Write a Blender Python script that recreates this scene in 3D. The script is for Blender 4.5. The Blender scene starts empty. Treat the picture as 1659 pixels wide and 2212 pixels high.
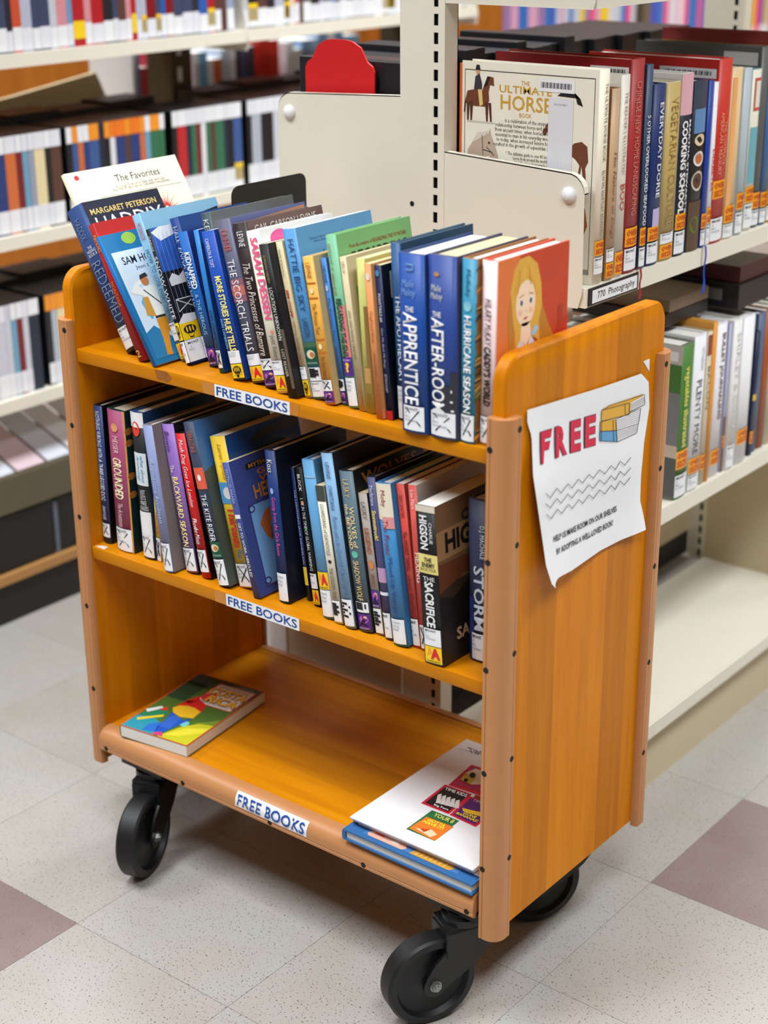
import bpy, bmesh, math, random
from mathutils import Vector, Matrix
from math import sin, cos, pi, radians, atan2, hypot, tan
random.seed(7)
SC = bpy.context.scene
COL = SC.collection

# ------------------------------------------------------------------ camera
FPX, CX, CY = 3477.35, 829.5, 1106.0
CAM_LOC = Vector((1.7727, -1.4719, 1.4157))
CAM_ROT = (radians(68.6397), radians(0.4023), radians(38.6594))
cd = bpy.data.cameras.new('camera'); co = bpy.data.objects.new('camera', cd); COL.objects.link(co)
co.location = CAM_LOC; co.rotation_euler = CAM_ROT
cd.sensor_fit = 'VERTICAL'; cd.sensor_height = 36.0; cd.sensor_width = 27.0
cd.lens = FPX / 2212 * 36.0
cd.clip_start = 0.05; cd.clip_end = 60
cd.dof.use_dof = True; cd.dof.focus_distance = 2.20; cd.dof.aperture_fstop = 3.1
SC.camera = co
# ------------------------------------------------------------------ world, exposure
W = bpy.data.worlds.new('library_ambient'); SC.world = W; W.use_nodes = True
W.node_tree.nodes['Background'].inputs[0].default_value = (0.93, 0.97, 1.0, 1)
W.node_tree.nodes['Background'].inputs[1].default_value = 0.04
SC.view_settings.view_transform = 'Standard'; SC.view_settings.look = 'None'
SC.view_settings.gamma = 1.0; SC.view_settings.exposure = 0.08
SC.view_settings.use_curve_mapping = False
# ceiling fluorescent fittings (their light)
LAMPS = [(x, y) for y in (-1.0, 1.4, 3.8) for x in (0.05, 1.85, -1.75)]
LAMP_W = 33.5
for i, (x, y) in enumerate(LAMPS):
    ld = bpy.data.lights.new('fluorescent_light', 'AREA'); ld.shape = 'RECTANGLE'
    ld.size = 0.55; ld.size_y = 1.15; ld.energy = LAMP_W; ld.color = (0.925, 0.975, 1.0); ld.spread = radians(125)
    lo = bpy.data.objects.new('fluorescent_light', ld); COL.objects.link(lo); lo.location = (x, y, 2.70)

# ------------------------------------------------------------------ pixel -> world (a pixel gives a direction only)
RM = Matrix.Rotation(CAM_ROT[2], 3, 'Z') @ Matrix.Rotation(CAM_ROT[1], 3, 'Y') @ Matrix.Rotation(CAM_ROT[0], 3, 'X')
def unp(u, v, axis, val):
    d = RM @ Vector(((u - CX) / FPX, -(v - CY) / FPX, -1.0))
    t = (val - CAM_LOC[axis]) / d[axis]
    return CAM_LOC + d * t
REG = {0: ((0, 0), 1.0), 1: ((100, 320), 3.318), 2: ((440, 420), 3.6065), 3: ((760, 460), 3.318),
       4: ((170, 820), 3.6867), 5: ((540, 880), 3.0722), 6: ((940, 0), 2.307), 7: ((1220, 540), 2.911)}
def px(r, q):
    o, s = REG[r]; return o[0] + q[0] / s, o[1] + q[1] / s

# ------------------------------------------------------------------ materials
def lin(c):
    r = []
    for v in c[:3]:
        v = v / 255.0
        r.append(v / 12.92 if v <= 0.04045 else ((v + 0.055) / 1.055) ** 2.4)
    return r
MC = {}
def nodes(name):
    m = bpy.data.materials.new(name); m.use_nodes = True
    return m, m.node_tree, m.node_tree.nodes['Principled BSDF']
def mat(c, rough=0.45, var=0.06, scale=60.0, metal=0.0, spec=0.5, bump=0.0):
    k = (tuple(c), rough, var, scale, metal, spec, bump)
    if k in MC: return MC[k]
    m, nt, b = nodes('paint_%d_%d_%d' % tuple(c[:3]))
    tc = nt.nodes.new('ShaderNodeTexCoord'); n = nt.nodes.new('ShaderNodeTexNoise')
    n.inputs['Scale'].default_value = scale; n.inputs['Detail'].default_value = 3
    nt.links.new(tc.outputs['Object'], n.inputs['Vector'])
    mx = nt.nodes.new('ShaderNodeMix'); mx.data_type = 'RGBA'
    l = lin(c)
    mx.inputs[6].default_value = [min(1, v * (1 - var)) for v in l] + [1]
    mx.inputs[7].default_value = [min(1, v * (1 + var)) for v in l] + [1]
    nt.links.new(n.outputs['Fac'], mx.inputs[0]); nt.links.new(mx.outputs[2], b.inputs['Base Color'])
    b.inputs['Roughness'].default_value = rough; b.inputs['Metallic'].default_value = metal
    b.inputs['Specular IOR Level'].default_value = spec
    if bump:
        bp = nt.nodes.new('ShaderNodeBump'); bp.inputs['Strength'].default_value = bump; bp.inputs['Distance'].default_value = 0.001
        nt.links.new(n.outputs['Fac'], bp.inputs['Height']); nt.links.new(bp.outputs[0], b.inputs['Normal'])
    MC[k] = m; return m
def ramp(nt, stops):
    r = nt.nodes.new('ShaderNodeValToRGB'); e = r.color_ramp.elements
    while len(e) < len(stops): e.new(0.5)
    for el, (p, c) in zip(e, stops): el.position = p; el.color = list(lin(c)) + [1]
    return r
def wood(name, c1, c2, c3, axis, staves=None, rough=0.46):
    """clear-coated wood: grain stretched along `axis`; staves = (axis index, width) tone steps of glued boards"""
    m, nt, b = nodes(name)
    tc = nt.nodes.new('ShaderNodeTexCoord'); mp = nt.nodes.new('ShaderNodeMapping')
    sc = [26, 26, 26]; sc[axis] = 1.6; mp.inputs['Scale'].default_value = sc
    nt.links.new(tc.outputs['Object'], mp.inputs[0])
    n = nt.nodes.new('ShaderNodeTexNoise'); n.inputs['Scale'].default_value = 2.2; n.inputs['Detail'].default_value = 7; n.inputs['Roughness'].default_value = 0.62
    nt.links.new(mp.outputs[0], n.inputs['Vector'])
    r = ramp(nt, [(0.30, c1), (0.52, c2), (0.75, c3)]); nt.links.new(n.outputs['Fac'], r.inputs[0])
    last = r.outputs[0]
    if staves:
        sx = nt.nodes.new('ShaderNodeSeparateXYZ'); nt.links.new(tc.outputs['Object'], sx.inputs[0])
        dv = nt.nodes.new('ShaderNodeMath'); dv.operation = 'DIVIDE'; dv.inputs[1].default_value = staves[1]
        nt.links.new(sx.outputs[staves[0]], dv.inputs[0])
        fl = nt.nodes.new('ShaderNodeMath'); fl.operation = 'FLOOR'; nt.links.new(dv.outputs[0], fl.inputs[0])
        wn = nt.nodes.new('ShaderNodeTexWhiteNoise'); wn.noise_dimensions = '1D'; nt.links.new(fl.outputs[0], wn.inputs['W'])
        mr = nt.nodes.new('ShaderNodeMapRange'); mr.inputs[3].default_value = 0.80; mr.inputs[4].default_value = 1.08
        nt.links.new(wn.outputs['Value'], mr.inputs[0])
        hs = nt.nodes.new('ShaderNodeHueSaturation'); nt.links.new(mr.outputs[0], hs.inputs['Value']); nt.links.new(last, hs.inputs['Color'])
        last = hs.outputs[0]
    nt.links.new(last, b.inputs['Base Color'])
    b.inputs['Roughness'].default_value = rough; b.inputs['Coat Weight'].default_value = 0.06; b.inputs['Coat Roughness'].default_value = 0.3; b.inputs['Specular IOR Level'].default_value = 0.18
    bp = nt.nodes.new('ShaderNodeBump'); bp.inputs['Strength'].default_value = 0.12; bp.inputs['Distance'].default_value = 0.0006
    nt.links.new(n.outputs['Fac'], bp.inputs['Height']); nt.links.new(bp.outputs[0], b.inputs['Normal'])
    return m
def pages_mat(c):
    k = ('pages',) + tuple(c)
    if k in MC: return MC[k]
    m, nt, b = nodes('paper_edges'); tc = nt.nodes.new('ShaderNodeTexCoord')
    w = nt.nodes.new('ShaderNodeTexWave'); w.bands_direction = 'X'; w.inputs['Scale'].default_value = 330; w.inputs['Distortion'].default_value = 1.5
    nt.links.new(tc.outputs['Object'], w.inputs['Vector'])
    d = [int(v * 0.86) for v in c]
    r = ramp(nt, [(0.2, d), (0.7, c)]); nt.links.new(w.outputs['Fac'], r.inputs[0]); nt.links.new(r.outputs[0], b.inputs['Base Color'])
    b.inputs['Roughness'].default_value = 0.85; MC[k] = m; return m
def speckle(name, base, base2, dark, rough=0.32):
    m, nt, b = nodes(name); g = nt.nodes.new('ShaderNodeNewGeometry')
    n = nt.nodes.new('ShaderNodeTexNoise'); n.inputs['Scale'].default_value = 9; n.inputs['Detail'].default_value = 4
    nt.links.new(g.outputs['Position'], n.inputs['Vector'])
    r1 = ramp(nt, [(0.35, base), (0.65, base2)]); nt.links.new(n.outputs['Fac'], r1.inputs[0])
    n2 = nt.nodes.new('ShaderNodeTexNoise'); n2.inputs['Scale'].default_value = 330; n2.inputs['Detail'].default_value = 1.5
    nt.links.new(g.outputs['Position'], n2.inputs['Vector'])
    r2 = nt.nodes.new('ShaderNodeValToRGB'); r2.color_ramp.elements[0].position = 0.635; r2.color_ramp.elements[1].position = 0.69
    nt.links.new(n2.outputs['Fac'], r2.inputs[0])
    mx = nt.nodes.new('ShaderNodeMix'); mx.data_type = 'RGBA'; mx.inputs[7].default_value = list(lin(dark)) + [1]
    nt.links.new(r2.outputs[0], mx.inputs[0]); nt.links.new(r1.outputs[0], mx.inputs[6]); nt.links.new(mx.outputs[2], b.inputs['Base Color'])
    b.inputs['Roughness'].default_value = rough
    return m

WOOD_V = wood('honey_oak_upright', (198, 114, 0), (211, 127, 0), (221, 139, 4), 2, staves=(1, 0.062))
WOOD_H = wood('honey_oak_shelf', (190, 112, 0), (204, 127, 0), (214, 139, 6), 0, staves=(1, 0.085))
BUMP_M = mat((190, 131, 82), 0.42, 0.07, 25, bump=0.05)
BLACK_P = mat((10, 10, 13), 0.42, 0.1, 40)
RUBBER = mat((11, 12, 16), 0.5, 0.12, 50)
STEEL = mat((150, 152, 150), 0.35, 0.05, 90, metal=0.9)
CREAM = mat((232, 227, 212), 0.42, 0.03, 18)
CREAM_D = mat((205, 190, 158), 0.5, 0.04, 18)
DARK = mat((12, 11, 11), 0.7, 0.1, 30)
WHITE = mat((236, 238, 242), 0.5, 0.02, 40)
INK = mat((20, 20, 26), 0.6, 0.05, 40)
GREY_INK = mat((120, 124, 136), 0.6, 0.05, 40)

# ------------------------------------------------------------------ mesh helpers
class MB:
    def __init__(s): s.v = []; s.f = []; s.m = []
    def add(s, vs, fs, mi=0):
        o = len(s.v); s.v += [tuple(q) for q in vs]
        for f in fs: s.f.append([o + i for i in f]); s.m.append(mi)
    def box(s, a, b, mi=0, bev=0.0):
        x0, y0, z0 = a; x1, y1, z1 = b
        if bev <= 0:
            s.add([(x0, y0, z0), (x1, y0, z0), (x1, y1, z0), (x0, y1, z0), (x0, y0, z1), (x1, y0, z1), (x1, y1, z1), (x0, y1, z1)],
                  [(0, 3, 2, 1), (4, 5, 6, 7), (0, 1, 5, 4), (1, 2, 6, 5), (2, 3, 7, 6), (3, 0, 4, 7)], mi); return
        bm = bmesh.new(); bmesh.ops.create_cube(bm, size=1.0)
        for v in bm.verts: v.co = Vector(((x0 + x1) / 2 + v.co.x * (x1 - x0), (y0 + y1) / 2 + v.co.y * (y1 - y0), (z0 + z1) / 2 + v.co.z * (z1 - z0)))
        bmesh.ops.bevel(bm, geom=bm.edges[:], offset=bev, segments=2, profile=0.6, affect='EDGES')
        bm.verts.index_update(); s.add([v.co[:] for v in bm.verts], [[v.index for v in f.verts] for f in bm.faces], mi); bm.free()
    def prism(s, prof, axis, a, b, mi=0, mside=None):
        """closed 2-D profile swept along an axis from a to b"""
        n = len(prof)
        def pt(q, t):
            return (t, q[0], q[1]) if axis == 0 else (q[0], t, q[1]) if axis == 1 else (q[0], q[1], t)
        o = len(s.v); s.v += [pt(q, a) for q in prof] + [pt(q, b) for q in prof]
        for i in range(n):
            j = (i + 1) % n; s.f.append([o + i, o + j, o + n + j, o + n + i]); s.m.append(mside[i] if mside else mi)
        s.f.append([o + i for i in range(n)][::-1]); s.m.append(mi)
        s.f.append([o + n + i for i in range(n)]); s.m.append(mi)
    def cyl(s, c, ax, r, ln, n=24, mi=0, r2=None):
        ax = Vector(ax).normalized(); u = ax.orthogonal().normalized(); w = ax.cross(u); c = Vector(c); r2 = r if r2 is None else r2
        vs = [c + (u * cos(2 * pi * i / n) + w * sin(2 * pi * i / n)) * r for i in range(n)] + [c + ax * ln + (u * cos(2 * pi * i / n) + w * sin(2 * pi * i / n)) * r2 for i in range(n)]
        s.add(vs, [[i, (i + 1) % n, n + (i + 1) % n, n + i] for i in range(n)] + [list(range(n))[::-1], list(range(n, 2 * n))], mi)
    def lathe(s, c, ax, prof, n=40, mi=0):
        ax = Vector(ax).normalized(); u = ax.orthogonal().normalized(); w = ax.cross(u); c = Vector(c); k = len(prof)
        vs = []
        for i in range(n):
            d = u * cos(2 * pi * i / n) + w * sin(2 * pi * i / n)
            vs += [c + d * r + ax * t for r, t in prof]
        fs = []
        for i in range(n):
            j = (i + 1) % n
            for q in range(k - 1): fs.append([i * k + q, j * k + q, j * k + q + 1, i * k + q + 1])
        s.add(vs, fs, mi)
    def build(s, name, mats, parent=None, smooth=False):
        me = bpy.data.meshes.new(name); me.from_pydata(s.v, [], s.f)
        if not isinstance(mats, (list, tuple)): mats = [mats]
        for m in mats: me.materials.append(m)
        if len(mats) > 1: me.polygons.foreach_set('material_index', s.m)
        bm = bmesh.new(); bm.from_mesh(me); bmesh.ops.recalc_face_normals(bm, faces=bm.faces[:]); bm.to_mesh(me); bm.free()
        if smooth:
            for p in me.polygons: p.use_smooth = True
            try: me.set_sharp_from_angle(angle=radians(38))
            except Exception: pass
        me.update()
        return link(name, me, parent)
def link(name, me, parent=None):
    o = bpy.data.objects.new(name, me); COL.objects.link(o)
    if parent is not None: o.parent = parent
    return o
def tag(o, label, cat, group=None, kind=None):
    if label: o['label'] = label
    if cat: o['category'] = cat
    if group: o['group'] = group
    if kind: o['kind'] = kind
    return o
def thing(name, label, cat, loc=(0, 0, 0), group=None):
    o = bpy.data.objects.new(name, None); o.empty_display_size = 0.02; COL.objects.link(o); o.location = loc
    return tag(o, label, cat, group)
def struct(o):
    o['kind'] = 'structure'; return o
def flat(name, vs, fs, ms, mats, parent):
    """printed sheet: faces keep the winding they are given"""
    me = bpy.data.meshes.new(name); me.from_pydata([tuple(v) for v in vs], [], fs)
    for m in mats: me.materials.append(m)
    if len(mats) > 1: me.polygons.foreach_set('material_index', ms)
    me.update(); return link(name, me, parent)

# ------------------------------------------------------------------ lettering
TX = {}
def text2d(body, bold=0.0, shear=0.0, res=2):
    k = (body, bold, shear, res)
    if k in TX: return TX[k]
    cu = bpy.data.curves.new('lettering', 'FONT'); cu.body = body; cu.size = 1.0; cu.resolution_u = res
    cu.offset = bold; cu.shear = shear; cu.space_line = 0.85; cu.align_x = 'CENTER'
    ob = bpy.data.objects.new('lettering', cu); COL.objects.link(ob)
    dg = bpy.context.evaluated_depsgraph_get(); ev = ob.evaluated_get(dg); me = ev.to_mesh()
    vs = [(v.co.x, v.co.y) for v in me.vertices]; fs = [list(p.vertices) for p in me.polygons]
    ev.to_mesh_clear(); bpy.data.objects.remove(ob); bpy.data.curves.remove(cu)
    x0 = min(v[0] for v in vs); x1 = max(v[0] for v in vs); y0 = min(v[1] for v in vs); y1 = max(v[1] for v in vs)
    vs = [((x - x0) / (x1 - x0), (y - y0) / (y1 - y0)) for x, y in vs]
    # keep every face wound the same way (counter-clockwise)
    out = []
    for f in fs:
        a = sum(vs[f[i]][0] * vs[f[(i + 1) % len(f)]][1] - vs[f[(i + 1) % len(f)]][0] * vs[f[i]][1] for i in range(len(f)))
        out.append(f if a > 0 else f[::-1])
    TX[k] = (vs, out); return TX[k]

class Print:
    """flat print on a surface given by fn(u, v, layer) -> point ; u right, v up"""
    def __init__(s, fn): s.fn = fn; s.v = []; s.f = []; s.m = []; s.mats = []
    def mi(s, c):
        m = c if not isinstance(c, tuple) else mat(c, 0.45, 0.04, 60)
        if m not in s.mats: s.mats.append(m)
        return s.mats.index(m)
    def poly(s, pts, c, layer=0):
        o = len(s.v); s.v += [s.fn(a, b, layer) for a, b in pts]; s.f.append(list(range(o, o + len(pts)))); s.m.append(s.mi(c))
    def rect(s, u0, u1, v0, v1, c, layer=0, n=1):
        for i in range(n):
            a = u0 + (u1 - u0) * i / n; b = u0 + (u1 - u0) * (i + 1) / n
            s.poly([(a, v0), (b, v0), (b, v1), (a, v1)], c, layer)
    def ell(s, cu, cv, ru, rv, c, layer=0, n=20, a0=0.0, a1=2 * pi):
        k = n if a1 - a0 > 6.2 else n + 1
        s.poly([(cu + ru * cos(a0 + (a1 - a0) * i / n), cv + rv * sin(a0 + (a1 - a0) * i / n)) for i in range(k)], c, layer)
    def line(s, p0, p1, w, c, layer=0, asp=1.0):
        dx, dy = (p1[0] - p0[0]) * asp, p1[1] - p0[1]; L = hypot(dx, dy) or 1; nx, ny = -dy / L * w / 2 / asp, dx / L * w / 2
        s.poly([(p0[0] - nx, p0[1] - ny), (p1[0] - nx, p1[1] - ny), (p1[0] + nx, p1[1] + ny), (p0[0] + nx, p0[1] + ny)], c, layer)
    def text(s, body, u0, u1, v0, v1, c, layer=1, vertical=False, **kw):
        vs, fs = text2d(body, **kw); o = len(s.v); mi = s.mi(c)
        for x, y in vs:
            if vertical: s.v.append(s.fn(u0 + y * (u1 - u0), v1 - x * (v1 - v0), layer))
            else: s.v.append(s.fn(u0 + x * (u1 - u0), v0 + y * (v1 - v0), layer))
        for f in fs: s.f.append([o + i for i in f]); s.m.append(mi)
    def build(s, name, parent):
        if not s.f: return None
        return flat(name, s.v, s.f, s.m, s.mats, parent)

# ================================================================== THE SETTING
FZ = -0.030                       # floor level
TS = 0.310; TX0, TY0 = 0.457, 0.120
slab = MB(); slab.box((-3.2, -4.6, FZ - 0.06), (4.0, 5.0, FZ - 0.004))
floor = struct(slab.build('floor', mat((132, 124, 116), 0.6)))
M_TILE = speckle('speckled_white_vinyl_tile', (171, 163, 158), (168, 168, 163), (84, 78, 72))
M_TILE2 = speckle('speckled_cream_vinyl_tile', (166, 160, 152), (171, 165, 161), (84, 78, 72))
M_MAUVE = speckle('speckled_mauve_vinyl_tile', (128, 108, 106), (138, 120, 117), (100, 80, 72))
tmesh = []
for m in (M_TILE, M_TILE2, M_MAUVE):
    b = MB(); g = 0.00035
    b.add([(g, g, -0.004), (TS - g, g, -0.004), (TS - g, TS - g, -0.004), (g, TS - g, -0.004), (g, g, 0), (TS - g, g, 0), (TS - g, TS - g, 0), (g, TS - g, 0)],
          [(4, 5, 6, 7), (0, 1, 5, 4), (1, 2, 6, 5), (2, 3, 7, 6), (3, 0, 4, 7)])
    o = b.build('floor_tile', m); tmesh.append(o.data); bpy.data.objects.remove(o)
for i in range(-6, 5):
    for j in range(-4, 9):
        x = TX0 + i * TS; y = TY0 + j * TS
        k = 2 if (i, j) in ((1, 1), (-2, -2), (-5, 3), (4, -3), (3, 4)) else (i * 3 + j * 5) % 2
        o = link('floor_tile', tmesh[k], floor); o.location = (x, y, FZ)
big = MB(); za, zb_ = FZ - 0.004, FZ
big.box((-3.2, -4.6, za), (4.0, TY0 - 4 * TS - 0.0003, zb_)); big.box((-3.2, TY0 - 4 * TS, za), (TX0 - 6 * TS - 0.0003, 5, zb_))
big.box((TX0 + 5 * TS + 0.0003, TY0 - 4 * TS, za), (4.0, 5, zb_)); big.box((TX0 - 6 * TS, TY0 + 9 * TS + 0.0003, za), (TX0 + 5 * TS, 5, zb_))
o = big.build('floor_tile_field', M_TILE, floor); o['kind'] = 'stuff'

M_PANEL = wood('orange_wall_panelling', (160, 92, 26), (178, 106, 36), (190, 120, 48), 2, staves=(0, 0.3))
M_PANEL2 = wood('orange_wall_panelling_side', (160, 92, 26), (178, 106, 36), (190, 120, 48), 2, staves=(1, 0.3))
w = MB(); w.box((-3.2, 4.9, FZ), (4.0, 5.0, 2.76)); struct(w.build('wall_back', M_PANEL))
w = MB(); w.box((-3.2, -4.6, FZ), (-3.1, 4.9, 2.76)); struct(w.build('wall_left', M_PANEL2))
M_WALL = mat((196, 188, 172), 0.85, 0.04, 6)
w = MB(); w.box((4.0, -4.6, FZ), (4.1, 5.0, 2.76)); struct(w.build('wall_right', M_WALL))
w = MB(); w.box((-3.2, -4.7, FZ), (4.1, -4.6, 2.76)); struct(w.build('wall_front', M_PANEL))
w = MB(); w.box((-3.2, -4.6, 2.76), (4.0, 5.0, 2.84)); struct(w.build('ceiling', mat((235, 234, 228), 0.9, 0.03, 12)))
for i, (x, y) in enumerate(LAMPS):
    t = thing('ceiling_light', 'white rectangular fluorescent ceiling fitting above the library aisles', 'light', (x, y, 2.76), 'fluorescent ceiling fittings')
    b = MB(); b.box((-0.31, -0.61, -0.05), (0.31, -0.585, 0)); b.box((-0.31, 0.585, -0.05), (0.31, 0.61, 0)); b.box((-0.31, -0.585, -0.05), (-0.285, 0.585, 0)); b.box((0.285, -0.585, -0.05), (0.31, 0.585, 0))
    b.build('frame', WHITE, t)
    b = MB(); b.box((-0.285, -0.585, -0.02), (0.285, 0.585, -0.012)); b.build('diffuser', WHITE, t)

# ================================================================== BOOK CART
L, T_, D = 0.77, 0.0202, 0.3697
Z0, ZT, ZBT = 0.1194, 0.9076, 0.8362
S1, S2, SB, TH = 0.7929, 0.4851, 0.1782, 0.0194
cart = thing('book_cart', 'honey oak library book cart with tan bumpers and black casters', 'book cart')
def arc(cx, cy, r, a0, a1, n):
    return [(cx + r * cos(radians(a0 + (a1 - a0) * i / n)), cy + r * sin(radians(a0 + (a1 - a0) * i / n))) for i in range(n + 1)]
def side_panel(x0, x1):
    r = 0.030; e = 0.003
    prof = [(0, Z0), (D, Z0)] + arc(D - r, ZT - r, r, 0, 90, 8) + arc(r, ZT - r, r, 90, 180, 8)
    b = MB()
    # eased long edges: inset outline on both faces
    cy = D / 2; cz = (Z0 + ZT) / 2
    ins = [((y - cy) * (1 - 2 * e / D) + cy, (z - cz) * (1 - 2 * e / (ZT - Z0)) + cz) for y, z in prof]
    n = len(prof)
    vs = [(x0, y, z) for y, z in ins] + [(x0 + e, y, z) for y, z in prof] + [(x1 - e, y, z) for y, z in prof] + [(x1, y, z) for y, z in ins]
    fs = [list(range(n)), list(range(3 * n, 4 * n))]
    for k in range(3):
        for i in range(n):
            j = (i + 1) % n; fs.append([k * n + i, k * n + j, (k + 1) * n + j, (k + 1) * n + i])
    b.add(vs, fs); return b.build('side_panel', WOOD_V, cart, smooth=True)
side_panel(0, T_); pan_r = side_panel(L - T_, L)
def shelf(z, name='shelf', th=TH, y0=0.0016, y1=D - 0.0016):
    b = MB(); b.box((T_ - 0.001, y0, z - th), (L - T_ + 0.001, y1, z), bev=0.0022); return b.build(name, WOOD_H, cart, smooth=True)
sh1 = shelf(S1); sh2 = shelf(S2); sh3 = shelf(SB, th=0.030, y0=0.012, y1=D - 0.012)
b = MB(); b.box((T_, 0.004, SB - 0.046), (L - T_, 0.014, SB - 0.030)); b.box((T_, D - 0.014, SB - 0.046), (L - T_, D - 0.004, SB - 0.030)); b.build('apron', WOOD_H, cart)

def notch(p, q, at, w=0.0017, dp=0.0013, inward=(0, 0)):
    """points for a small groove between p and q at distance `at` from p"""
    v = Vector(q) - Vector(p); l = v.length; v /= l
    a = Vector(p) + v * (at - w / 2); c = Vector(p) + v * at + Vector(inward) * dp; d = Vector(p) + v * (at + w / 2)
    return [tuple(a), tuple(c), tuple(d)]
BT, BR = 0.0115, 0.019           # bumper thickness, corner radius
def bumper_profile():
    """corner guard round the corner (0,0): panel lies towards -x and +y"""
    lg = T_ + 0.0005; ls = 0.021
    p = [(-lg, 0.0), (-lg, -BT + 0.004)] + [(-lg + 0.003, -BT)]
    a = (-lg + 0.003, -BT); e = (BT - BR, -BT)
    p += notch(a, e, 0.0045, inward=(0, 1)) + arc(BT - BR, -BT + BR, BR, -90, 0, 8)
    s0 = (BT, -BT + BR); s1 = (BT, ls - 0.003)
    p += notch(s0, s1, (s1[1] - s0[1]) - 0.0045, inward=(-1, 0)) + [s1, (BT - 0.004, ls), (0.0, ls), (0.0, 0.0)]
    return p, -lg + 0.0075, ls - 0.0075
HZ_F = [0.798, 0.655, 0.511, 0.365, 0.223]; HZ_S = [0.822, 0.676, 0.532, 0.384, 0.238]
def hole(parent, c, n):
    b = MB(); b.cyl(c, n, 0.0041, -0.001, 14); b.build('screw_hole', DARK, parent)
def corner_bumper(sx, sy, x, y):
    prof, gx, gy = bumper_profile()
    b = MB(); b.prism([(x + sx * p, y + sy * q) for p, q in prof], 2, Z0 - 0.004, ZBT)
    o = b.build('corner_bumper', BUMP_M, cart, smooth=True)
    for z in HZ_F: hole(o, (x + sx * gx, y + sy * (-BT - 0.0002), z if sx > 0 else z + 0.024), (0, -sy, 0))
    for z in HZ_S: hole(o, (x + sx * (BT + 0.0002), y + sy * gy, z), (sx, 0, 0))
for sx, sy, x, y in ((1, 1, L, 0), (-1, 1, 0, 0), (1, -1, L, D), (-1, -1, 0, D)): corner_bumper(sx, sy, x, y)
def edge_bumper(y, sy):
    top = SB + 0.001; fy = -0.0150; r = 0.020; bot = SB - 0.036
    p = [(0.012, top)] + [(fy + r + q, top - r + z) for q, z in [(-r * sin(radians(a)), r * cos(radians(a))) for a in range(0, 91, 9)]]
    p += notch((fy, top - r), (fy, bot), 0.009, inward=(1, 0)) + [(fy, bot + 0.003), (fy + 0.003, bot), (0.0038, bot), (0.0038, SB - 0.0301), (0.012, SB - 0.0301)]
    b = MB(); b.prism([(y + sy * q, z) for q, z in p], 0, T_ + 0.0005 - 0.004 * 0, L - T_ - 0.0045)
    o = b.build('edge_bumper', BUMP_M, cart, smooth=True)
    for x in (0.036, 0.206, 0.384, 0.559, 0.735): hole(o, (x, y + sy * (fy - 0.0002), top - r - 0.009), (0, -sy, 0))
    return o
eb = edge_bumper(0, 1); edge_bumper(D, -1)

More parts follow.
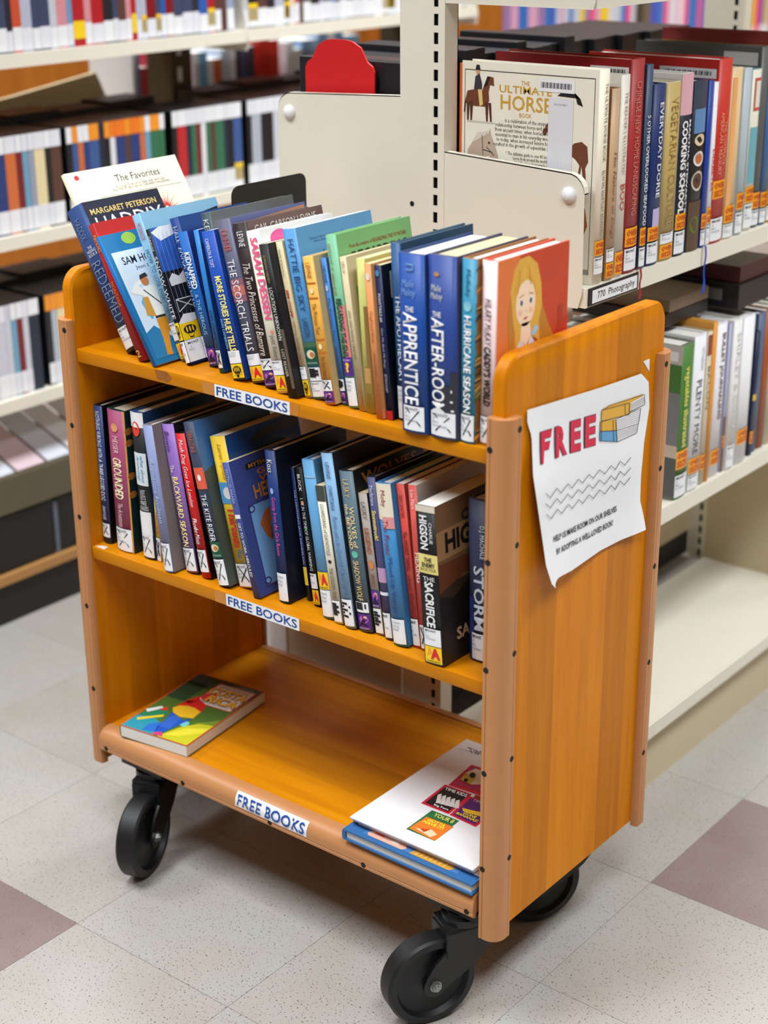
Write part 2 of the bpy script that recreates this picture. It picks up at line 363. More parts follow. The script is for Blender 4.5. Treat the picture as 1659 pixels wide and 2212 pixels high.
# black swivel casters
def caster(u, v, az, trail=0.052):
    """u, v = photo pixel of the wheel's middle (the wheel rests on the floor); az = compass of its axle"""
    R = 0.0655; hw = 0.0165; zc = FZ + R
    ax = Vector((cos(az), sin(az), 0)); fw = Vector((ax.y, -ax.x, 0)); up = Vector((0, 0, 1))
    c = unp(u, v, 2, zc); st = Vector((c.x, c.y, 0)) - fw * trail; x, y = st.x, st.y
    b = MB(); b.cyl((x, y, 0.118), (0, 0, 1), 0.030, 0.0105); b.cyl((x, y, 0.1285), (0, 0, 1), 0.024, 0.004)
    k = trail - 0.028
    for s in (-1, 1):                       # two swept fork legs
        o0 = ax * s * (hw + 0.002); o1 = ax * s * (hw + 0.0065)
        prof = [(-0.040, 0.118), (0.034, 0.118), (0.036, 0.098), (0.036, 0.082), (0.040 + k * .45, zc + 0.034), (trail + 0.010, zc + 0.0185)] + [(trail + 0.0175 * cos(a), zc + 0.0175 * sin(a)) for a in [radians(q) for q in (40, 10, -20, -50, -80, -115, -150)]] + [(trail - 0.026, zc - 0.002), (trail - 0.046, zc + 0.010), (-0.014, zc + 0.026), (-0.030, 0.082), (-0.038, 0.098)]
        pts = [st + fw * q + up * z for q, z in prof]; n = len(pts)
        b.add([q + o0 for q in pts] + [q + o1 for q in pts], [list(range(n)), list(range(n, 2 * n))] + [[i, (i + 1) % n, n + (i + 1) % n, n + i] for i in range(n)])
    q0 = st - fw * 0.040; e = hw + 0.0065
    pts = [q0 - ax * e + up * 0.110, q0 + ax * e + up * 0.110, q0 + fw * 0.074 + ax * e + up * 0.110, q0 + fw * 0.074 - ax * e + up * 0.110]
    b.add(pts + [q + up * 0.0085 for q in pts], [(0, 1, 2, 3), (4, 5, 6, 7), (0, 1, 5, 4), (1, 2, 6, 5), (2, 3, 7, 6), (3, 0, 4, 7)])
    for z0_, z1_ in ((0.096, 0.112), (0.074, 0.087)):
        q1 = st + fw * 0.0335; pts = [q1 - ax * e + up * z0_, q1 + ax * e + up * z0_, q1 + fw * 0.0025 + ax * e + up * z0_, q1 + fw * 0.0025 - ax * e + up * z0_]
        b.add(pts + [q + up * (z1_ - z0_) for q in pts], [(0, 1, 2, 3), (4, 5, 6, 7), (0, 1, 5, 4), (1, 2, 6, 5), (2, 3, 7, 6), (3, 0, 4, 7)])
    fork = b.build('caster', BLACK_P, cart, smooth=True)
    b = MB(); b.box((x - 0.045, max(y - 0.030, -0.008), 0.1325), (x + 0.045, y + 0.034, 0.1480)); b.build('mounting_plate', BLACK_P, fork)
    b = MB()
    b.lathe(c, ax, [(0.006, -0.012), (0.020, -0.012), (0.024, -0.009), (R - 0.016, -0.009), (R - 0.012, -hw), (R - 0.003, -hw + 0.0005), (R, -hw + 0.004), (R, hw - 0.004), (R - 0.003, hw - 0.0005), (R - 0.012, hw), (R - 0.016, 0.009), (0.024, 0.009), (0.020, 0.012), (0.006, 0.012)], 56)
    b.build('wheel', RUBBER, fork, smooth=True)
    for s in (-1, 1):
        b = MB(); b.cyl(c + ax * s * (hw + 0.0065), ax * s, 0.0085, 0.0016, 20); b.cyl(c + ax * s * (hw + 0.008), ax * s, 0.0068, 0.004, 6); b.cyl(c + ax * s * (hw + 0.0115), ax * s, 0.0036, 0.002, 14)
        b.build('axle_bolt', STEEL, fork)
caster(310, 1802, radians(20)); caster(925, 2109, radians(-27)); caster(1157, 1898, radians(-33)); caster(430, 1610, radians(150))

# FREE BOOKS strips on the three shelf edges
NAVY_INK = mat((18, 70, 150), 0.5, 0.04, 60)
def strip(parent, x0, x1, z0, z1, fy, ex=0.0003):
    def fn(u, v, l): return (u, fy(v) - 0.0004 - ex * l, v + (ex if v > SB - 0.02 and ex > 0.001 else 0) * l * 0.7)
    p = Print(fn)
    for k in range(6): p.rect(x0, x1, z0 + (z1 - z0) * k / 6, z0 + (z1 - z0) * (k + 1) / 6, WHITE, 0)
    o = p.build('label_strip', parent)
    o['label'] = 'white paper strip lettered FREE BOOKS'
    q = Print(fn); q.text('FREE BOOKS', x0 + 0.004, x1 - 0.004, z0 + 0.0028, z1 - 0.0028, NAVY_INK, 1, bold=0.012, res=3); q.build('lettering', o)
strip(sh1, 0.297, 0.4325, 0.7735, 0.7915, lambda v: 0.0016)
strip(sh2, 0.3005, 0.438, 0.4660, 0.4845, lambda v: 0.0016)
def nose(v):
    top = SB + 0.001; r = 0.020
    return -0.0150 if v < top - r else -0.0150 + r - math.sqrt(max(0, r * r - (v - (top - r)) ** 2))
strip(eb, 0.316, 0.455, 0.1535, 0.1752, nose, 0.0011)
# worn patches on the upper shelf edges
def patch(parent, pts, c, y=0.0016):
    p = Print(lambda u, v, l: (u, y - 0.0003, v)); p.poly(pts, c); p.build('worn_patch', parent)
patch(sh1, [(0.182, 0.7912), (0.206, 0.7918), (0.216, 0.785), (0.208, 0.7775), (0.186, 0.7782)], mat((150, 88, 26), 0.6, 0.3, 90))
patch(sh1, [(0.272, 0.7915), (0.2965, 0.7915), (0.2965, 0.7745), (0.276, 0.7745)], mat((196, 128, 52), 0.55, 0.1, 60))
patch(sh1, [(0.4330, 0.7915), (0.450, 0.7915), (0.446, 0.7745), (0.4330, 0.7745)], mat((196, 122, 36), 0.55, 0.1, 60))
patch(sh2, [(0.277, 0.4840), (0.300, 0.4840), (0.300, 0.4665), (0.279, 0.4665)], mat((200, 132, 58), 0.55, 0.1, 60))

# ------------------------------------------------------------------ the FREE notice taped to the cart's end
YP0, YP1, ZP0, ZP1 = 0.045, 0.334, 0.580, 0.835
def paper_off(y, z):
    u = (y - YP0) / (YP1 - YP0); v = (z - ZP0) / (ZP1 - ZP0)
    o = 0.0012 + 0.0016 * (1 + sin(7 * u + 3 * v)) * (1 - v) + 0.0009 * (1 + sin(13 * v + 2 * u))
    k = max(0.0, 1 - u * 1.25) * max(0.0, 1 - v) ; o += 0.030 * k ** 2.0
    k2 = max(0.0, (u - 0.72) / 0.28) * max(0.0, 1 - v * 2.2); o += 0.012 * k2 ** 1.5
    k3 = max(0.0, 1 - u * 3.2) * max(0.0, 1 - abs(v - 0.62) * 2.6); o += 0.007 * k3
    return o
notice = thing('paper_notice', 'white paper notice lettered FREE taped to the end of the book cart', 'notice', (0, 0, 0))
NU, NV = 34, 30
def nq(q): return (1020 + q[0] / 3.2526, 620 + q[1] / 3.2526)
def on_sheet(u, v):
    q = unp(u, v, 0, L + 0.002)
    for _ in range(3): q = unp(u, v, 0, L + paper_off(q.y, q.z))
    return q.y, q.z
def along(pts, t):
    ln = [0.0]
    for a, c in zip(pts, pts[1:]): ln.append(ln[-1] + hypot(c[0] - a[0], c[1] - a[1]))
    t *= ln[-1]
    for k in range(len(pts) - 1):
        if t <= ln[k + 1] or k == len(pts) - 2:
            f = (t - ln[k]) / (ln[k + 1] - ln[k]); return (pts[k][0] + (pts[k + 1][0] - pts[k][0]) * f, pts[k][1] + (pts[k + 1][1] - pts[k][1]) * f)
E_T = [nq(q) for q in [(388, 865), (600, 800), (900, 708), (1190, 608), (1240, 668)]]
E_B = [nq(q) for q in [(588, 2118), (582, 2085), (605, 2042), (700, 1992), (900, 1852), (1050, 1775), (1230, 1708)]]
E_L = [nq(q) for q in [(388, 865), (388, 955), (418, 1050), (428, 1320), (468, 1600), (520, 1960), (560, 2088), (588, 2118)]]
E_R = [nq(q) for q in [(1240, 668), (1245, 845), (1208, 1090), (1186, 1330), (1180, 1500), (1230, 1708)]]
def sheet_pt(i, j):
    u = i / NU; v = j / NV; t, b_, l, r = along(E_T, u), along(E_B, u), along(E_L, v), along(E_R, v)
    p = [(1 - v) * t[k] + v * b_[k] + (1 - u) * l[k] + u * r[k] - ((1 - u) * (1 - v) * E_T[0][k] + u * (1 - v) * E_T[-1][k] + (1 - u) * v * E_B[0][k] + u * v * E_B[-1][k]) for k in (0, 1)]
    return on_sheet(*p)
vs = []; fs = []
for s in (0, 1):
    for j in range(NV + 1):
        for i in range(NU + 1):
            y, z = sheet_pt(i, j); vs.append((L + paper_off(y, z) - 0.0003 * s, y, z))
n1 = (NU + 1) * (NV + 1)
for j in range(NV):
    for i in range(NU):
        a = j * (NU + 1) + i; f = [a, a + NU + 1, a + NU + 2, a + 1]; fs.append(f); fs.append([q + n1 for q in f[::-1]])
b = MB(); b.add(vs, fs); b.build('sheet', mat((240, 241, 246), 0.7, 0.03, 30, bump=0.25), notice, smooth=True)
def pnote(u, v, l):           # u, v are photo pixels of the notice, laid on the panel's plane
    y, z = on_sheet(u, v); return (L + paper_off(y, z) + 0.0004 + 0.0003 * l, y, z)
class PixPrint(Print):
    def quadtext(s, body, tl, tr, bl, br, c, layer=1, **kw):
        vs, fs = text2d(body, **kw); o = len(s.v); mi = s.mi(c)
        for x, y in vs:
            a = [bl[k] + (br[k] - bl[k]) * x for k in (0, 1)]; t = [tl[k] + (tr[k] - tl[k]) * x for k in (0, 1)]
            s.v.append(s.fn(a[0] + (t[0] - a[0]) * y, a[1] + (t[1] - a[1]) * y, layer))
        for f in fs: s.f.append([o + i for i in f]); s.m.append(mi)
RED = (214, 24, 70)
p = PixPrint(pnote)
LET = [('F', (478, 1020), (556, 995), (482, 1245), (520, 1235)), ('R', (580, 985), (655, 960), (584, 1203), (662, 1170)), ('E', (688, 945), (760, 925), (688, 1165), (758, 1145)), ('E', (790, 915), (866, 893), (788, 1130), (862, 1108))]
for ch, a, b_, c_, d_ in LET:
    p.quadtext(ch, nq((a[0] - 6, a[1] - 2)), nq((b_[0] + 3, b_[1] - 4)), nq((c_[0] - 6, c_[1] + 3)), nq((d_[0] + 3, d_[1] + 3)), INK, 1, bold=0.055, res=2)
    p.quadtext(ch, nq(a), nq(b_), nq(c_), nq(d_), RED, 2, bold=0.045, res=2)
p.build('free_lettering', notice)
p = PixPrint(pnote)
def npoly(pts, c, l): p.poly([nq(q) for q in pts][::-1], c, l)
def nline(a, b_, w=0.9, c=INK, l=3): p.line(nq(a), nq(b_), w, c, l)
YEL, BLU = (226, 172, 60), (96, 160, 208)
npoly([(905, 865), (960, 830), (1195, 752), (1208, 822), (1110, 868), (1100, 895), (905, 940)], YEL, 1)
npoly([(1110, 812), (1205, 760), (1208, 820), (1108, 872)], (240, 240, 244), 2)
npoly([(895, 945), (1005, 925), (1012, 1005), (895, 1012)], YEL, 1)
npoly([(1005, 928), (1180, 852), (1172, 955), (1010, 1005)], (240, 240, 244), 2)
npoly([(890, 1016), (1012, 1006), (1016, 1085), (892, 1080)], BLU, 1)
npoly([(1012, 1008), (1160, 958), (1152, 1022), (1014, 1084)], (240, 240, 244), 2)
for a, b_ in [((905, 865), (960, 830)), ((960, 830), (1205, 752)), ((1205, 752), (1208, 822)), ((1208, 822), (1100, 875)), ((905, 865), (900, 945)), ((900, 945), (1100, 893)), ((1100, 812), (1098, 893)), ((1068, 822), (1072, 898)), ((905, 865), (1100, 812)),
              ((895, 945), (890, 1080)), ((1005, 928), (1014, 1085)), ((890, 1080), (1014, 1085)), ((892, 1014), (1012, 1006)), ((1005, 928), (1180, 852)), ((1180, 852), (1152, 1022)), ((1014, 1085), (1152, 1022)), ((1012, 1006), (1160, 958)), ((985, 930), (990, 1085)), ((905, 945), (902, 1080))]: nline(a, b_)
for k in range(6):
    f = (k + 1) / 7
    nline((1008 + 2 * f, 928 + 76 * f), (1180 - 6 * f, 852 + 100 * f), 0.45); nline((1012, 1008 + 72 * f), (1160 - 6 * f, 958 + 60 * f), 0.45); nline((1110, 815 + 52 * f), (1205, 762 + 56 * f), 0.4)
p.build('book_stack_drawing', notice)
p = PixPrint(pnote)
ZZ = [[(510, 1448), (545, 1478), (590, 1412), (620, 1445), (668, 1380), (695, 1410), (742, 1348), (770, 1375), (815, 1315), (845, 1342), (890, 1282), (925, 1312), (972, 1252), (1000, 1282), (1035, 1222), (1065, 1250), (1110, 1196)]]
ZZ.append([(q[0] - 1, q[1] + 72) for q in ZZ[0]]); ZZ.append([(q[0] + 5 - 8 * i / 16, q[1] + 148 - 10 * i / 16) for i, q in enumerate(ZZ[0])])
for z in ZZ:
    for a, b_ in zip(z, z[1:]): nline(a, b_, 1.1)
p.build('zigzag_lines', notice)
p = PixPrint(pnote)
p.quadtext('HELP US MAKE ROOM ON OUR SHELVES', nq((566, 1750)), nq((1010, 1535)), nq((570, 1792)), nq((1012, 1573)), INK, 2, bold=0.02)
p.quadtext('BY ADOPTING A WELL-LOVED BOOK!', nq((588, 1838)), nq((985, 1632)), nq((592, 1878)), nq((985, 1672)), INK, 2, bold=0.02)
p.build('message_lettering', notice)
# torn corner of tape-held paper above the notice
sc_ = thing('paper_scrap', 'tiny torn white paper corner left above the notice on the cart end', 'paper scrap')
q = [unp(*c_, 0, L) for c_ in ((1389, 781), (1402.5, 775), (1401.5, 802))]
b = MB(); b.add([(L + 0.0002, v.y, v.z) for v in q] + [(L + 0.0007, v.y, v.z) for v in q], [(0, 1, 2), (3, 4, 5), (0, 1, 4, 3), (1, 2, 5, 4), (2, 0, 3, 5)]); b.build('scrap', WHITE, sc_)

# ================================================================== BOOKS
PG = (226, 216, 196); PGW = (240, 238, 232); PGY = (224, 206, 160)
class Book: pass
def dk(c, k=0.93): return tuple(int(round(v * k)) for v in c)
def book(name, label, cat, M, w, h, d, sp, cv, pg=PG, hard=True, bulge=None, group=None, rough=0.42, pages=True):
    B = Book(); B.w, B.h, B.d = w, h, d
    r = bpy.data.objects.new(name, None); r.empty_display_size = 0.02; COL.objects.link(r); r.matrix_world = M
    tag(r, label, cat, group); B.root = r
    bd = min(0.0026, w * 0.18) if hard else min(0.0007, w * 0.12)
    ov = 0.003 if hard else 0.0
    bl = (min(0.0035, w * 0.12) if hard else 0.0006) if bulge is None else bulge
    B.sy = lambda u: -bl * (1 - ((u - w / 2) / (w / 2)) ** 2) + bl
    n = 6
    prof = [(0, d)] + [(w * i / n, B.sy(w * i / n)) for i in range(n + 1)] + [(w, d), (w - bd, d), (w - bd, bl + bd * 1.5), (bd, bl + bd * 1.5), (bd, d)]
    ms = [1] + [0] * n + [1] * 6
    b = MB(); b.prism(prof, 2, 0, h, 1, ms)
    o = b.build('cover', [mat(dk(sp) if min(sp) < 200 else sp, rough, 0.05, 30, spec=0.3), mat(dk(cv) if min(cv) < 200 else cv, rough, 0.05, 30, spec=0.3)], r, smooth=False)
    for p_ in o.data.polygons:
        if p_.material_index == 0: p_.use_smooth = True
    if pages:
        b = MB(); b.box((bd + 0.0001, bl + bd * 1.5 + 0.0004, ov), (w - bd - 0.0001, d - ov - 0.0005, h - ov - (0.0 if hard else 0.0002)))
        b.build('page_block', pages_mat(pg), r)
    B.spine = lambda u, v, l: (u * w, B.sy(u * w) - 0.0003 - 0.00025 * l, v * h)
    B.front = lambda u, v, l: (w + 0.0002 + 0.00009 * l, u * d, v * h)
    B.back = lambda u, v, l: (-0.0002 - 0.00009 * l, d * (1 - u), v * h)
    return B
YST, RST, PUR = (248, 206, 30), (216, 32, 40), (86, 36, 140)
def sticker(B, kind, a, b_, mg=0.06):
    """spine sticker between fractions a..b_ measured from the top"""
    v1, v0 = 1 - a, 1 - b_; u0, u1 = mg, 1 - mg
    bg = {'A': YST, 'B': YST, 'F': PUR, 'Q': PUR, 'G': (16, 84, 60), 'O': (250, 166, 28)}.get(kind, (238, 240, 244))
    p = Print(B.spine); p.rect(u0, u1, v0, v1, bg, 2, 6)
    st = p.build('spine_label' if kind in 'XNJSP' else 'sticker', B.root)
    q = Print(B.spine); hh = v1 - v0; asp = B.w / B.h
    def T(s_, x0, x1, y0, y1, c, **kw): q.text(s_, u0 + (u1 - u0) * x0, u0 + (u1 - u0) * x1, v0 + hh * y0, v0 + hh * y1, c, 4, **kw)
    def LN(x0, y0, x1, y1, wd, c=INK): q.line((u0 + (u1 - u0) * x0, v0 + hh * y0), (u0 + (u1 - u0) * x1, v0 + hh * y1), wd / B.h, c, 5, asp=asp)
    if kind == 'A':
        q.text('A', u0 + (u1 - u0) * .10, u0 + (u1 - u0) * .5, v0 + hh * .42, v0 + hh * .95, (246, 160, 40), 3, bold=0.03)
        T('A', .34, .92, .25, .92, RST, bold=0.06); T('YOUNG ADULT', .08, .92, .06, .16, INK, bold=0.03, res=1)
    elif kind == 'B':
        cu, cv = u0 + (u1 - u0) * .5, v0 + hh * .60
        q.ell(cu, cv, (u1 - u0) * .36, hh * .27, INK, 4, 20)
        for k in (-.55, -.18, .18, .55): q.ell(cu + (u1 - u0) * .36 * k, cv + hh * .03, (u1 - u0) * .035, hh * .17, YST, 5, 10)
        LN(.25, .45, .45, .2, .0009); LN(.75, .45, .55, .2, .0009); LN(.40, .17, .60, .17, .0035)
        for x, y in ((.2, .2), (.78, .22), (.85, .4)): LN(x, y, x + .06, y + .02, .0012)
    elif kind == 'F':
        q.ell(u0 + (u1 - u0) * .55, v0 + hh * .66, (u1 - u0) * .36, hh * .24, (176, 92, 178), 3, 20)
        q.ell(u0 + (u1 - u0) * .70, v0 + hh * .80, (u1 - u0) * .13, hh * .09, (246, 190, 150), 4, 14)
        q.poly([(u0 + (u1 - u0) * x, v0 + hh * y) for x, y in ((.12, .2), (.9, .2), (.78, .32), (.62, .33), (.60, .45), (.64, .56), (.62, .66), (.54, .62), (.46, .68), (.42, .56), (.34, .50), (.30, .36), (.20, .30))], INK, 5)
        LN(.60, .66, .68, .80, .0008); T('FANTASY', .1, .9, .05, .14, (230, 220, 190), res=1)
    elif kind == 'Q':
        T('?', .28, .72, .2, .75, YST, bold=0.06); T('MYSTERY', .08, .92, .80, .9, (230, 226, 240), res=1)
    elif kind == 'G':
        q.ell(u0 + (u1 - u0) * .5, v0 + hh * .62, (u1 - u0) * .36, hh * .24, (226, 216, 190), 4, 18)
        q.ell(u0 + (u1 - u0) * .62, v0 + hh * .6, (u1 - u0) * .2, hh * .14, (196, 120, 60), 5, 14)
        T('FICTION', .1, .9, .10, .20, (210, 220, 210), res=1)
    elif kind == 'O':
        T('OVER', .08, .92, .54, .90, (196, 70, 20), bold=0.03, res=1); T('SIZE', .08, .92, .10, .46, (196, 70, 20), bold=0.03, res=1)
    elif kind == 'S':
        for k in range(5): LN(.08, .86 - .12 * k, .62 + .25 * (k % 2), .84 - .12 * k, .0032)
    elif kind == 'J':
        for k, s_ in enumerate(('JUVENILE', 'FICTION', 'MONT')): T(s_, .08, .62 + .12 * (k == 0), .80 - .14 * k, .90 - .14 * k, GREY_INK, res=1)
    else:
        T('MONT', .08, .74, .82, .94, INK if kind == 'N' else GREY_INK, bold=0.02, res=1)
        T('J', .08, .16, .66, .76, GREY_INK, res=1); T('FIC', .08, .34, .50, .60, GREY_INK, res=1); T('MONTANA', .08, .7, .36, .45, GREY_INK, res=1)
        if kind == 'X':
            w_ = 0.0016; LN(.18, .86, .84, .22, w_); LN(.80, .84, .22, .20, w_)
    q.build('label_print', st)
def decals(B, items, name='spine_title'):
    for it in items:
        k = it[0]; p = Print(B.spine)
        if k == 'v':   # vertical title: text, a, b, centre, size, colour, opts
            _, s_, a, b_, c, z, colr = it[:7]; kw = it[7] if len(it) > 7 else {}
            p.text(s_, c - z / 2, c + z / 2, 1 - b_, 1 - a, colr, 3, vertical=True, **kw)
        elif k == 'h':
            _, s_, a, b_, c0, c1, colr = it[:7]; kw = it[7] if len(it) > 7 else {}
            p.text(s_, c0, c1, 1 - b_, 1 - a, colr, 3, **kw)
        elif k == 'r':
            _, a, b_, c0, c1, colr = it[:6]; p.rect(c0, c1, 1 - b_, 1 - a, colr, it[6] if len(it) > 6 else 1, 5)
        elif k == 'e':
            _, cu, cv, ru, rv, colr = it; p.ell(cu, 1 - cv, ru, rv, colr, 2, 16)
        p.build(name if k in 'vh' else 'spine_art', B.root)
def MT(x, y, z, lean=0.0, rz=0.0):
    return Matrix.Translation((x, y, z)) @ Matrix.Rotation(rz, 4, 'Z') @ Matrix.Rotation(-lean, 4, 'Y')

WHT = (238, 238, 240); BLK = (20, 20, 24); GLD = (214, 170, 80); CRM = (236, 228, 206)
IT = dict(shear=0.3)
